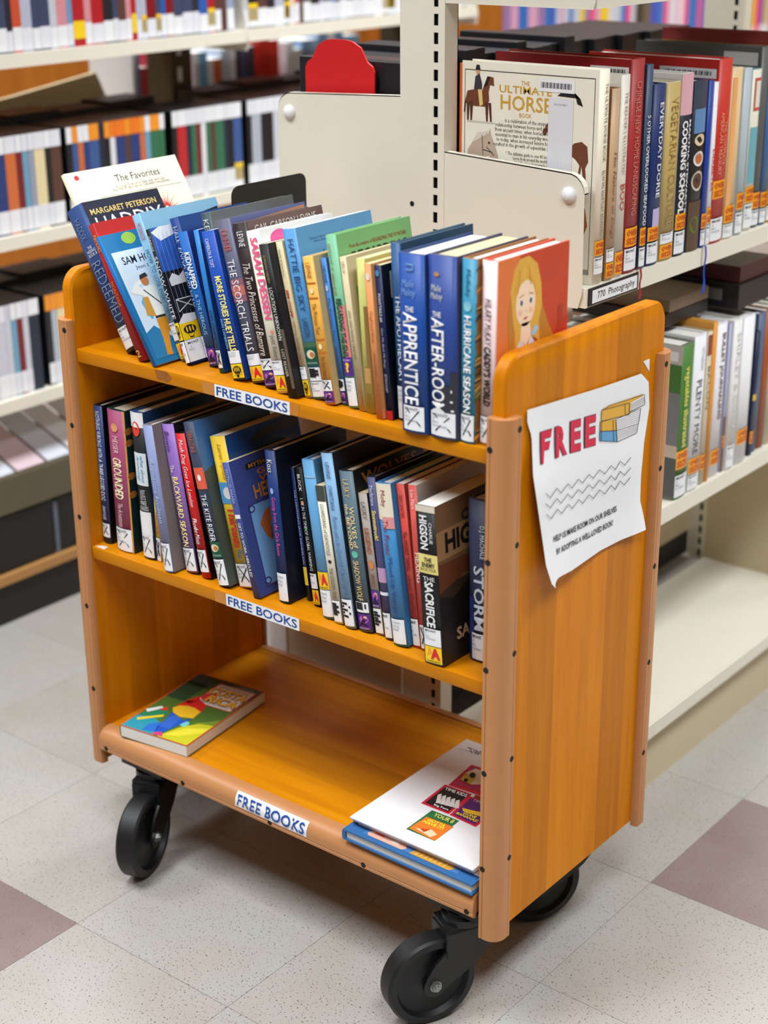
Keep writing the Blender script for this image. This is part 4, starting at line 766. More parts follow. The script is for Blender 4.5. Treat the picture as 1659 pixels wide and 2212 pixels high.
p.rect(0, .30, .175, .295, YST, 6); p.ell(.13, .245, .09, .032, INK, 7)
for k in (-.5, 0, .5): p.ell(.13 + .09 * k, .247, .012, .022, YST, 8, 10)
p.line((.07, .225), (.11, .192), .004, INK, 8); p.line((.19, .225), (.15, .192), .004, INK, 8); p.rect(.10, .16, .183, .192, INK, 8)
p.rect(0, .36, .015, .172, (238, 240, 244), 6); p.text('MONT', .04, .2, .14, .158, INK, 7, bold=0.02, res=1); p.text('J\nFIC', .04, .11, .09, .13, GREY_INK, 7, res=1)
fin(p, B)
B, p = art('kidnap'); p.rect(0, 1, .55, 1, (20, 44, 120), 1); p.ell(.4, .8, .25, .1, (40, 90, 180), 2); p.poly([(0, 0), (.5, 0), (.5, .2), (0, .22)], (22, 24, 34), 3); fin(p, B)
B, p = art('lose'); p.poly([(.02, .86), (.98, .94), (.98, .1), (.02, .1)], (24, 26, 34), 1); fin(p, B)
B, p = art('scorch'); p.poly([(.1, .955), (.98, .985), (.98, .93), (.1, .93)], (190, 140, 110), 1); fin(p, B)
B, p = art('bamarre'); p.text('GAIL CARSON LEVINE', .1, .9, .93, .97, (220, 214, 206), 1); fin(p, B)
B, p = art('dessen'); p.ell(.25, .93, .12, .05, (238, 96, 160), 1); fin(p, B)
B, p = art('hattie'); p.text('"Listen to this story of homesteading,\nwhere Hattie proves herself."', .15, .62, .89, .93, (50, 90, 140), 1, res=1); p.text('HATTIE', .30, .75, .79, .845, (50, 90, 140), 1); fin(p, B)
B, p = art('sink'); p.text('From the creators of REGARDING THE FOUNTAIN', .16, .92, .905, .93, (150, 60, 40), 1, bold=0.01, res=1); p.text('REGARDING', .18, .93, .81, .885, (36, 50, 44), 1, bold=0.05); p.rect(.06, .94, .1, .78, (150, 206, 150), 1); fin(p, B)
B, p = art('graham'); p.rect(.1, .92, .06, .80, (96, 150, 90), 1); p.rect(.14, .88, .08, .4, (70, 126, 60), 2); p.text('A DELL YEARLING BOOK', .2, .8, .88, .91, (110, 84, 50), 1, res=1); p.line((.3, .58), (.7, .58), .006, (30, 40, 30), 3); fin(p, B)
B, p = art('pony')
for a, b_, c_, d_ in ((.18, .21, .06, .70), (.9, .93, .06, .70), (.18, .93, .69, .71), (.18, .93, .05, .07)): p.rect(a, b_, c_, d_, (196, 146, 50), 1)
p.text('P', .12, .34, .78, .95, WHT, 1, bold=0.04); fin(p, B)
B, p = art('hurr')
rnd = random.Random(3)
for k in range(46):
    y0 = rnd.uniform(.02, .98); p.line((0.0, y0), (rnd.uniform(.12, .3), y0 + rnd.uniform(.01, .05)), .012, rnd.choice([(206, 140, 60), (120, 80, 30), (226, 176, 90), (90, 110, 40), (60, 50, 30)]), 1 + k % 3)
fin(p, B)
# portrait of a blonde girl
B, p = art('caddy')
HAIR, HAIR2, SKIN = (226, 172, 66), (196, 128, 40), (250, 220, 190)
p.poly([(0, .3), (.3, .5), (.3, 1), (0, 1)], (226, 120, 60), 1); p.poly([(.62, .45), (1, .6), (1, .2), (.62, .2)], (196, 46, 40), 1); p.poly([(.55, .0), (1, .0), (1, .40), (.78, .44), (.6, .36)], (230, 150, 110), 2); p.rect(.86, .93, .52, .66, (176, 56, 40), 2)
p.poly([(.30, .98), (.42, .985), (.54, .93), (.60, .82), (.62, .70), (.72, .56), (.78, .50), (.66, .46), (.55, .52), (.46, .55), (.40, .50), (.26, .47), (.24, .60), (.20, .70), (.17, .82), (.22, .93)], HAIR, 3)
p.poly([(.18, .80), (.24, .58), (.22, .44), (.18, .40), (.16, .56), (.15, .7)], HAIR2, 4)
p.poly([(.62, .70), (.72, .58), (.80, .50), (.70, .44), (.60, .50), (.58, .62)], HAIR2, 4)
p.ell(.385, .735, .135, .125, SKIN, 5, 24)
p.poly([(.33, .63), (.45, .63), (.47, .55), (.40, .50), (.32, .55)], SKIN, 5)
p.poly([(.22, .78), (.30, .86), (.40, .88), (.48, .85), (.54, .76), (.53, .88), (.42, .94), (.28, .93)], HAIR, 6)
p.line((.30, .92), (.27, .80), .012, HAIR2, 7); p.line((.42, .93), (.45, .83), .01, HAIR2, 7); p.line((.36, .93), (.36, .85), .008, (240, 200, 110), 7)
for cx_ in (.325, .455): p.ell(cx_, .745, .026, .020, WHT, 7, 14); p.ell(cx_, .743, .017, .016, (46, 60, 86), 8, 12)
p.line((.29, .775), (.355, .785), .006, HAIR2, 8); p.line((.43, .785), (.49, .775), .006, HAIR2, 8); p.line((.385, .70), (.40, .685), .005, (226, 150, 120), 8)
p.poly([(.35, .655), (.385, .662), (.42, .657), (.385, .645)], (206, 90, 86), 8); p.ell(.31, .69, .03, .018, (246, 190, 160), 6, 12); p.ell(.46, .69, .03, .018, (246, 190, 160), 6, 12)
p.poly([(.10, .0), (.14, .34), (.24, .48), (.33, .55), (.40, .48), (.47, .55), (.58, .46), (.62, .0)], (216, 222, 234), 4)
p.poly([(.33, .55), (.40, .47), (.47, .55), (.44, .42), (.36, .42)], (244, 226, 210), 6); p.line((.24, .48), (.2, .1), .01, (96, 150, 206), 6); p.line((.52, .5), (.56, .2), .01, (96, 150, 206), 6); p.poly([(.46, .56), (.52, .60), (.58, .58), (.52, .54)], (170, 200, 226), 7); p.line((.40, .47), (.41, .0), .02, (214, 150, 90), 6)
p.poly([(.66, .30), (.70, .46), (.76, .47), (.80, .40), (.86, .42), (.84, .3)], (246, 214, 190), 4)
fin(p, B)
# middle shelf covers
B, p = art('grounded')
for v in (.86, .78, .55, .42): p.ell(.06, v, .05, .025, (176, 110, 50), 1, 14)
fin(p, B)
B, p = art('holman'); p.rect(.18, .42, .80, .90, (140, 190, 206), 1); p.line((.22, .88), (.36, .82), .012, (80, 120, 150), 2); fin(p, B)
B, p = art('kite'); p.rect(0, 1, .70, 1, (60, 110, 170), 1); p.poly([(0, .70), (.2, .74), (.5, .68), (1, .72), (1, .0), (0, .0)], (70, 78, 70), 2); p.poly([(.62, .84), (1, .9), (1, .8), (.62, .8)], (120, 40, 40), 3); fin(p, B)
B, p = art('thirteen'); p.poly([(.02, .02), (.98, .02), (.98, .84), (.6, .9), (.3, .86), (.02, .9)], (30, 78, 150), 1); p.poly([(.3, .9), (.4, .95), (.6, .97), (.98, .99), (.98, .9), (.6, .92)], (40, 50, 60), 2); fin(p, B)
B, p = art('herc')
p.rect(.22, .95, .90, .945, (40, 36, 40), 1); p.text('MYTH-O-MANIA', .26, .92, .907, .938, (206, 140, 60), 2, bold=0.02); p.text('Get to\nWork', .36, .86, .79, .885, (214, 110, 40), 1, bold=0.01); p.text('HERCULES', .26, 1.0, .68, .785, (214, 130, 50), 1, bold=0.02)
FR = (60, 60, 120)
p.rect(.14, .98, .06, .66, (116, 160, 214), 1)
for a, b_, c_, d_ in ((.13, .145, .06, .66), (.13, .98, .65, .662), (.13, .98, .055, .067)): p.rect(a, b_, c_, d_, FR, 2)
p.ell(.17, .625, .05, .028, FR, 2, 16); p.ell(.17, .625, .03, .017, (116, 160, 214), 3, 14); p.ell(.17, .095, .05, .028, FR, 2, 16); p.ell(.17, .095, .03, .017, (116, 160, 214), 3, 14)
p.poly([(.30, .40), (.24, .50), (.34, .58), (.55, .62), (.72, .60), (.64, .54), (.48, .54), (.38, .48), (.42, .40), (.36, .36)], (186, 96, 50), 3)
p.poly([(.36, .38), (.42, .52), (.60, .56), (.80, .50), (.82, .34), (.66, .28), (.46, .30)], (86, 50, 36), 4); p.poly([(.44, .30), (.70, .28), (.66, .18), (.5, .2)], (130, 70, 40), 5)
p.poly([(.3, .1), (.5, .2), (.7, .14), (.8, .08), (.3, .07)], (60, 60, 66), 4); p.poly([(.6, .07), (.7, .13), (.98, .16), (.98, .07)], (110, 140, 50), 5); p.poly([(.34, .16), (.4, .28), (.47, .26), (.44, .16)], (130, 96, 170), 5)
fin(p, B)
B, p = art('wolves'); p.text('WOLVES', .12, .9, .90, .97, (186, 130, 60), 1, bold=0.02); fin(p, B)
B, p = art('higson')
p.rect(0, 1, .5, 1, (126, 92, 62), 1); p.rect(0, 1, .66, .84, (166, 126, 86), 2); p.poly([(0, .46), (.4, .52), (.7, .47), (1, .55), (1, .66), (.6, .62), (0, .64)], (110, 60, 36), 3); p.poly([(0, 0), (1, 0), (1, .48), (.8, .44), (.5, .48), (.2, .4), (0, .44)], (30, 24, 22), 3)
p.text('CHARLIE', .38, 1.0, .84, .91, BLK, 4, bold=0.03); p.text('HIGSON', .12, 1.0, .69, .82, BLK, 4, bold=0.04); p.text('SACRIFICE', .22, 1.02, .12, .20, (196, 160, 130), 4, bold=0.03); p.text('THE ENEMY IS INSIDE', .36, .98, .06, .09, (110, 60, 50), 4); p.poly([(.58, .52), (.62, .6), (.66, .52)], (50, 34, 26), 4); p.poly([(.5, .2), (.85, .42), (.9, .38)], (96, 50, 30), 4)
fin(p, B)
# the cream collection and its dark green neighbour, set back behind the navy hardcover
hb = BK['haddix']
ph = Vector((hb.x, hb.y, 0))
gx = hb.x - 0.009
B = book('book', 'thin dark green book wedged between the cream anthology and the navy hardcover', 'book', MT(hb.x - 0.0036 / cos(hb.th) - 0.0006, hb.y + 0.012, S1 + 0.0003, hb.th), 0.0034, 0.185, 0.13, (30, 56, 46), (30, 56, 46), PG, False, group='books on the cart top shelf')
B = book('book', 'large cream paperback anthology with a red starburst, standing tallest at the left end', 'book', MT(hb.x - (0.0036 + 0.0074) / cos(hb.th) - 0.0012, hb.y + 0.030, S1 + 0.0003, hb.th), 0.0072, 0.268, 0.222, (226, 218, 188), (240, 234, 212), PG, False, group='books on the cart top shelf')
p = Print(B.front); p.ell(.09, .965, .02, .014, (206, 40, 40), 1, 14); p.text('The Favorites', .40, .80, .905, .945, (70, 76, 92), 1); p.text('A COLLECTION OF STORIES AND ARTICLES\nSELECTED BY EDITORS OF CHILDREN\'S MAGAZINES', .34, .86, .855, .885, (120, 124, 130), 1, res=1); p.line((.2, .835), (.96, .835), .002, (110, 112, 118), 1)
for k in range(15):
    a = radians(12 * k); r1 = .13 if k % 2 else .09
    p.poly([(.74 + .02 * cos(a - .2), .70 + .02 * sin(a - .2)), (.74 + r1 * cos(a), .70 + r1 * sin(a)), (.74 + .02 * cos(a + .2), .70 + .02 * sin(a + .2))], (206, 56, 56), 1)
p.build('cover_art', B.root)
# black steel bookend holding up the back row
xb = 0.150
be = thing('bookend', 'black steel bookend with rounded corners at the back of the cart top shelf', 'bookend', (xb, 0, S1 + 0.0003))
pa = unp(660, 372, 0, xb + 0.001); pb = unp(500, 415, 0, xb + 0.001); zt_ = pa.z - S1
b = MB(); b.prism([(pb.y, 0), (pa.y, 0)] + [(pa.y - 0.014 + q, zt_ - 0.014 + z) for q, z in arc(0, 0, .014, 0, 90, 6)] + [(pb.y + 0.014 + q, zt_ - 0.014 + z) for q, z in arc(0, 0, .014, 90, 180, 6)], 0, 0, 0.0014)
b.build('upright_plate', BLACK_P, be)
b = MB(); b.box((0.0014, pb.y, 0), (0.0024, pa.y, 0.001)); b.build('foot_plate', BLACK_P, be)

# thin black wire-bound folder at the right end of the middle shelf
q0 = unp(1042, 1461, 2, S2); ft = unp(1051, 1133, 1, q0.y)
fo = thing('folder', 'thin black wire-bound folder standing at the right end of the cart middle shelf', 'folder', (L - T_ - 0.0072, q0.y, S2 + 0.0003))
hf = ft.z - S2
b = MB(); b.box((0, 0, 0), (0.0016, 0.17, hf)); b.box((0.0042, 0, 0), (0.0058, 0.17, hf)); b.build('cover', BLACK_P, fo)
b = MB(); b.box((0.0017, 0.006, 0.003), (0.0041, 0.168, hf - 0.004)); b.build('page_block', pages_mat(PGW), fo)
b = MB()
for k in range(8): b.lathe((0.0029, 0.0012, 0.02 + k * (hf - 0.04) / 7), (0, 0, 1), [(0.0030, -0.0006), (0.0037, 0), (0.0030, 0.0006), (0.0030, -0.0006)], 14)
b.build('wire_binding', STEEL, fo)

# ------------------------------------------------------------------ lying on the cart's bottom shelf
PERM = Matrix(((0, 1, 0, 0), (0, 0, 1, 0), (1, 0, 0, 0), (0, 0, 0, 1)))       # book thickness up, spine to the left, head away
def lying(name, label, cat, x, y, z, rot, w, h, d, sp, cv, pg, hard, **kw):
    return book(name, label, cat, Matrix.Translation((x, y, z)) @ Matrix.Rotation(rot, 4, 'Z') @ PERM, w, h, d, sp, cv, pg, hard, **kw)
ZL = SB + 0.0012
B = lying('guidebook', 'paperback travel guide with a scarlet macaw cover lying at the left of the bottom shelf', 'book', 0.064, -0.008, ZL, radians(7.5), 0.019, 0.205, 0.131, (40, 90, 60), (70, 110, 50), PGW, False)
p = Print(B.front)
p.rect(.0, 1, 0, 1, (216, 80, 50), 0); p.rect(.015, .985, .01, .99, (76, 112, 44), 1)
p.rect(.015, .985, .80, .99, (36, 66, 60), 2); p.ell(.75, .92, .2, .05, (90, 120, 130), 3); p.rect(.015, .30, .55, .86, (40, 76, 50), 2)
p.poly([(.015, .01), (.5, .01), (.42, .18), (.25, .22), (.015, .2)], (40, 150, 170), 2); p.poly([(.02, .22), (.12, .34), (.3, .36), (.34, .24), (.2, .2)], (30, 130, 90), 3); p.poly([(.06, .16), (.3, .3), (.32, .27), (.1, .13)], (236, 206, 40), 4); p.poly([(.02, .30), (.14, .40), (.2, .38), (.08, .27)], (226, 226, 226), 4); p.poly([(.15, .34), (.22, .42), (.26, .36)], (226, 50, 40), 4)
p.poly([(.55, .01), (.985, .01), (.985, .35), (.8, .32), (.65, .2)], (196, 196, 40), 2); p.poly([(.6, .05), (.72, .2), (.98, .3), (.98, .22), (.75, .08)], (226, 214, 60), 3); p.poly([(.7, .3), (.85, .36), (.98, .45), (.98, .36)], (120, 150, 50), 3); p.ell(.66, .26, .05, .04, (110, 200, 200), 4); p.poly([(.45, .02), (.52, .10), (.62, .02)], (206, 60, 120), 4)
p.poly([(.34, .36), (.58, .30), (.66, .36), (.60, .2), (.56, .08), (.46, .05), (.42, .12), (.40, .22)], (28, 84, 190), 5); p.poly([(.40, .20), (.46, .05), (.30, .03), (.28, .12)], (40, 110, 206), 5)
for k in range(5): p.line((.40 + .03 * k, .33), (.44 + .03 * k, .14), .006, (90, 150, 226), 6)
p.poly([(.28, .42), (.36, .54), (.52, .56), (.64, .48), (.66, .36), (.50, .33), (.36, .36)], (240, 190, 40), 6); p.poly([(.28, .46), (.34, .58), (.46, .63), (.60, .58), (.66, .47), (.52, .50), (.40, .50)], (214, 40, 36), 7)
p.poly([(.30, .54), (.38, .68), (.46, .62), (.40, .54)], (214, 40, 36), 7)
p.rect(.40, .96, .58, .93, (206, 70, 60), 5); p.rect(.42, .94, .59, .92, (226, 220, 214), 6)
p.text('BASEMAN TRAVEL GUIDE', .46, .90, .865, .90, (120, 124, 140), 8, res=1); p.text('INSIGHT AND ADVICE', .48, .88, .61, .635, (120, 124, 140), 8, res=1); p.ell(.50, .70, .09, .07, (214, 60, 60), 7)
for s_, a, c_ in (('COSTA', .755, .865), ('RICA', .63, .742)):
    p.text(s_, .40 if s_ == 'COSTA' else .50, .955, a - .008, c_ - .004, (30, 44, 90), 8, bold=0.075); p.text(s_, .395 if s_ == 'COSTA' else .495, .94, a, c_, (244, 180, 40), 9, bold=0.035)
p.build('cover_art', B.root)
# blue hardcover under the white magazines
xb0 = unp(715, 1800, 2, SB + 0.018).x
B = lying('book', 'royal blue picture book lying under the white magazines on the bottom shelf', 'book', xb0 + 0.003, -0.0165, ZL, 0.0, 0.0165, 0.285, 0.222, (30, 74, 150), (56, 112, 172), PGW, True)
p = Print(B.front); p.rect(.14, .86, .03, .6, (70, 120, 176), 1)
p.poly([(.16, .05), (.20, .12), (.28, .13), (.34, .08), (.42, .10), (.46, .05), (.44, .03), (.18, .03)], (226, 170, 150), 2); p.poly([(.2, .06), (.24, .11), (.28, .06)], (206, 90, 80), 3); p.poly([(.33, .05), (.37, .10), (.40, .05)], (240, 220, 200), 3)
p.poly([(.50, .03), (.52, .09), (.60, .12), (.72, .11), (.82, .06), (.80, .03)], (206, 150, 60), 2)
for k in range(7): p.line((.54 + .035 * k, .04), (.55 + .035 * k, .10), .006, (244, 206, 120), 3)
p.build('cover_art', B.root)
# a thin white magazine and on it the stacked white issues
zc = ZL + 0.0165
def magazine(label, x0, y0, w_, h_, z, t, rot=0.0):
    o = thing('magazine', label, 'magazine', (x0, y0, z)); o.rotation_euler = (0, 0, rot)
    b = MB(); b.box((0, 0, 0), (w_, h_, t), bev=min(0.0008, t * 0.3)); b.build('cover', mat((232, 233, 238), 0.35, 0.02, 30), o); return o
magazine('thin white magazine sandwiched between the blue picture book and the white stack', xb0 + 0.016, 0.004, 0.208, 0.262, zc + 0.0006, 0.0018)
for k in range(4): magazine('plain white magazine issue in the short stack under the top one', xb0 + 0.004 + 0.0012 * k, 0.0035 - 0.0018 * k, 0.2105, 0.272, zc + 0.0030 + 0.0023 * k, 0.0021)['group'] = 'white magazine issues in the stack'
zm = zc + 0.0030 + 0.0023 * 4
tm = magazine('white magazine cover with small colourful covers printed on it, top of the stack', xb0 + 0.0075, -0.0045, 0.2105, 0.276, zm, 0.0022)
zt2 = zm + 0.0022
def ptime(u, v, l):
    q = unp(u, v, 2, zt2); return (q.x - tm.location.x, q.y - tm.location.y, 0.0022 + 0.0003 + 0.0002 * l)
def tq(q): return (680 + q[0] / 2.765, 1540 + q[1] / 2.765)
p = PixPrint(ptime)
def tpoly(pts, c, l=0): p.poly([tq(q) for q in pts][::-1], c, l)
p.quadtext('TIME FOR KIDS', tq((912, 205)), tq((1260, 305)), tq((925, 238)), tq((1275, 345)), GREY_INK, 1); p.line(tq((858, 213)), tq((1200, 310)), 0.6, GREY_INK, 1)
tpoly([(935, 310), (1150, 375), (1030, 510), (797, 432)], (206, 30, 60)); tpoly([(940, 320), (1130, 380), (1020, 480), (820, 425)], (176, 40, 90), 1); tpoly([(900, 360), (960, 335), (1060, 365), (1010, 430), (930, 430)], (236, 230, 214), 2); tpoly([(870, 400), (900, 360), (960, 390), (930, 430)], (206, 190, 60), 3); p.ell(*tq((942, 375)), 7, 6, INK, 4, 14); p.ell(*tq((903, 405)), 5, 4, INK, 4, 12)
tpoly([(778, 428), (940, 487), (800, 606), (634, 540)], (206, 30, 60)); tpoly([(785, 440), (922, 490), (795, 592), (660, 538)], (24, 24, 30), 1)
for k in range(5): tpoly([(735 + k * 27, 490 + k * 9), (758 + k * 27, 485 + k * 9), (752 + k * 27, 545 + k * 7), (722 + k * 27, 540 + k * 7)], (226, 224, 220), 2)
p.quadtext('TIME KIDS', tq((782, 445)), tq((915, 490)), tq((775, 460)), tq((905, 508)), WHT, 3, bold=0.03); p.quadtext('Big Fans', tq((715, 545)), tq((800, 575)), tq((708, 557)), tq((795, 590)), WHT, 3, bold=0.02)
tpoly([(960, 490), (1180, 560), (1160, 600), (940, 515)], (150, 40, 30), 1)
tpoly([(925, 498), (1120, 560), (960, 682), (805, 610)], (206, 30, 60)); tpoly([(930, 512), (1100, 565), (955, 668), (828, 608)], (86, 34, 110), 1); tpoly([(880, 570), (940, 585), (1010, 600), (1005, 625), (930, 605), (885, 590)], (240, 196, 50), 3)
p.quadtext('TIME KIDS', tq((950, 515)), tq((1080, 555)), tq((940, 530)), tq((1070, 572)), (226, 206, 226), 3); p.quadtext('GONE\nBANANAS!', tq((870, 585)), tq((1000, 632)), tq((840, 605)), tq((965, 658)), (246, 220, 60), 4, bold=0.03)
tpoly([(700, 582), (862, 645), (715, 765), (546, 694)], (40, 110, 60)); tpoly([(668, 622), (828, 682), (715, 765), (562, 690)], (226, 120, 40), 1); tpoly([(600, 690), (700, 700), (730, 730), (690, 745)], (246, 206, 170), 2); tpoly([(625, 690), (690, 700), (650, 715)], (190, 70, 30), 3)
p.quadtext('YOUR 8', tq((722, 600)), tq((840, 645)), tq((705, 618)), tq((820, 664)), (230, 226, 120), 3, bold=0.02); p.quadtext('GOTTA\nHAVE IT!', tq((680, 632)), tq((792, 675)), tq((640, 655)), tq((760, 704)), (250, 226, 60), 3, bold=0.04)
p.build('cover_art', tm)
# scrap of paper on the middle shelf
q0 = unp(222, 1182, 2, S2)
t = thing('paper_scrap', 'small pinkish paper scrap on the front left corner of the cart middle shelf', 'paper scrap', (q0.x, q0.y, S2 + 0.0002)); b = MB(); b.prism([(-0.012, -0.004), (0.009, -0.006), (0.007, 0.005), (-0.003, 0.004)], 2, 0, 0.0003); b.build('scrap', mat((226, 206, 196), 0.7), t)

# ================================================================== LIBRARY SHELVING behind the cart
YE, BAY, XC = 0.420, 0.914, 0.327
PX0, PX1 = 0.287, 0.367
sa = thing('library_shelving', 'cream steel double-sided library shelving standing end-on behind the cart', 'shelving')
def slotted_post(x0, x1, y, zb, zt, parent, dirx=1, pitch=0.0254, seams=True):
    """upright: plain face, column of slots near the right edge, open slots cut through the face sheet"""
    dep = 0.032; t = 0.0016
    b = MB(); sx0, sx1 = (x1 - 0.0195, x1 - 0.0115)
    b.box((x0, y, zb), (sx0, y + t, zt)); b.box((sx1, y, zb), (x1, y + t, zt))
    z = zb
    while z < zt:
        b.box((sx0, y, z), (sx1, y + t, min(zt, z + 0.0095))); z += pitch
    b.box((x0, y + t, zb), (x0 + t, y + dep, zt)); b.box((x1 - t, y + t, zb), (x1, y + dep, zt)); b.box((x0, y + dep - t, zb), (x1, y + dep, zt), 0)
    o = b.build('upright', CREAM, parent)
    b = MB(); b.box((sx0 - 0.004, y + 0.006, zb), (sx1 + 0.004, y + 0.007, zt)); b.build('painted_slot_shade', DARK, o)  # added dark sheet paints the shade inside the hollow post
    return o
up = slotted_post(PX0, PX1, YE, 0.10, 2.05, sa)
b = MB(); q = unp(890, 440, 1, YE - 0.0002); b.cyl((q.x, YE - 0.0003, q.z), (0, 1, 0), 0.004, 0.0006, 16); b.build('bolt_hole', DARK, up)
slotted_post(PX0, PX1, YE + BAY, 0.10, 2.05, sa)
for y in (YE + 0.02,): pass
def bracket(xi, xo, z0, z1, y, parent, knob=True, t=0.0016):
    """end plate of a shelf: rounded upper front corner, folded rim"""
    s = 1 if xo > xi else -1; r = 0.026; w_ = abs(xo - xi)
    prof = [(0, z0), (w_ - 0.004, z0), (w_ + 0.002, z0 + 0.02), (w_, z1 - 0.010 - r)] + [(w_ - r + r * cos(radians(a)), z1 - 0.010 - r + r * sin(radians(a))) for a in (0, 20, 40, 60, 80)] + [(0, z1)]
    b = MB(); b.prism([(xi + s * q, z) for q, z in prof], 1, y, y + t)
    top = prof[3:]
    for a, c in zip(top, top[1:]):
        b.add([(xi + s * a[0], y, a[1]), (xi + s * c[0], y, c[1]), (xi + s * c[0], y + 0.012, c[1]), (xi + s * a[0], y + 0.012, a[1]), (xi + s * a[0], y, a[1] - t), (xi + s * c[0], y, c[1] - t), (xi + s * c[0], y + 0.012, c[1] - t), (xi + s * a[0], y + 0.012, a[1] - t)],
              [(0, 1, 2, 3), (4, 5, 6, 7), (0, 1, 5, 4), (2, 3, 7, 6), (0, 3, 7, 4), (1, 2, 6, 5)])
    o = b.build('end_bracket', CREAM, parent)
    if knob:
        b = MB(); b.lathe((xi + s * (w_ - 0.024), y - 0.0001, z1 - 0.040), (0, -1, 0), [(0.0115, 0), (0.0115, 0.002), (0.0085, 0.006), (0.004, 0.0085), (0.0005, 0.009)], 24); b.build('rivet_knob', WHITE, o, smooth=True)
    return o
def steel_shelf(xi, xo, zt, y0, y1, parent, th=0.028):
    s = 1 if xo > xi else -1
    b = MB(); xs = sorted((xi, xo)); b.box((xs[0], y0, zt - 0.003), (xs[1], y1, zt)); 
    fr = sorted((xo, xo - s * 0.012)); b.box((fr[0], y0, zt - th), (fr[1], y1, zt - 0.003)); bk = sorted((xi, xi + s * 0.006)); b.box((bk[0], y0, zt - 0.02), (bk[1], y1, zt - 0.003))
    return b.build('shelf', CREAM, parent)
ZA1, ZA2, ZA3, ZD = 0.8850, 0.4760, 1.2870, 0.1130
XO = 0.6120
Y0A, Y1A = YE + 0.004, YE + BAY - 0.004
bracket(PX1, XO - 0.007, 0.856, 1.0530, YE + 0.001, sa); sA1 = steel_shelf(PX1 + 0.001, XO, ZA1, Y0A, Y1A, sa)
bracket(PX1, XO - 0.007, 0.448, 0.645, YE + 0.001, sa); steel_shelf(PX1 + 0.001, XO, ZA2, Y0A, Y1A, sa)
bracket(PX1, XO, 1.258, 1.455, YE + 0.001, sa); steel_shelf(PX1 + 0.001, XO, ZA3, Y0A, Y1A, sa)
for z in (0.448, 0.856): bracket(PX1, XO, z, z + 0.196, YE + BAY - 0.003, sa, knob=False)
ZL1 = 0.962
bracket(PX0, 0.045, ZL1 - 0.030, 1.126, YE + 0.001, sa); steel_shelf(PX0 - 0.001, 0.045, ZL1, Y0A, Y1A, sa)
bracket(PX0, 0.045, 0.52, 0.715, YE + 0.001, sa); steel_shelf(PX0 - 0.001, 0.045, 0.55, Y0A, Y1A, sa)
# closed bases on both sides
b = MB(); b.box((PX1 + 0.001, YE + 0.001, ZD - 0.003), (0.635, YE + 2 * BAY, ZD)); b.box((0.622, YE + 0.001, 0.084), (0.6375, YE + 2 * BAY, ZD - 0.003)); b.build('base_deck', CREAM, sa)
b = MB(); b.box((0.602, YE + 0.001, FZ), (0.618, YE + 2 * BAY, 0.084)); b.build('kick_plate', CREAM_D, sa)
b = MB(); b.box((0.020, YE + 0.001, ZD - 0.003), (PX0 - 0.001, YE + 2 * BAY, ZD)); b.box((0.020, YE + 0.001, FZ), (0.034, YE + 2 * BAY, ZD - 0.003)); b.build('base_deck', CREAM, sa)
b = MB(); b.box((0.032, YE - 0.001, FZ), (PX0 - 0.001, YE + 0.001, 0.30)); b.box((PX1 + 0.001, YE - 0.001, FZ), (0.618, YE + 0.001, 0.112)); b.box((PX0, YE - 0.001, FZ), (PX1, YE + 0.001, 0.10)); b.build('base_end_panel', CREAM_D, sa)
b = MB(); b.box((-0.016, YE - 0.004, FZ), (0.031, YE + 0.010, 0.32), bev=0.002); b.build('painted_lit_base_front', WHITE, sa)  # no real post: white paints the base front as brighter lit
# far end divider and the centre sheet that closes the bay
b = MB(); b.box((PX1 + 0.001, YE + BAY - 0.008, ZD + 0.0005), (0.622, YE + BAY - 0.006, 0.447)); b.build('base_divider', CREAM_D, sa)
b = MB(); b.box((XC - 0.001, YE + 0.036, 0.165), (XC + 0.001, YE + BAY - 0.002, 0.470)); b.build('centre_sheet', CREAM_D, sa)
b = MB(); b.box((XC - 0.002, YE + 0.036, ZD + 0.001), (XC - 0.001, YE + BAY - 0.002, 0.165)); b.build('painted_gap_shade', mat((40, 38, 36), 0.7), sa)  # dark strip stands in for shade in the open gap
# 770 Photography range label in its black holder
la = thing('shelf_label', 'white shelf label reading 770 Photography in a black holder', 'shelf label', (0, 0, 0))
qa = unp(1281, 625, 0, XO + 0.003); qb = unp(1378, 588, 0, XO + 0.003)
b = MB(); b.box((XO + 0.0004, Y0A + 0.006, ZA1 - 0.026), (XO + 0.0020, qb.y + 0.004, ZA1 - 0.001)); b.build('holder', BLACK_P, la)
def plab(u, v, l): return (XO + 0.0024 + 0.0003 * l, u, v)
zc0 = ZA1 - 0.0235; zc1 = ZA1 - 0.0045
p = Print(plab); p.rect(qa.y, qb.y, zc0, zc1, WHITE, 0); o = p.build('card', la)
p = Print(plab); p.text('770  Photography', qa.y + 0.014, qb.y - 0.007, zc0 + 0.002, zc1 - 0.004, INK, 1); p.build('lettering', o)

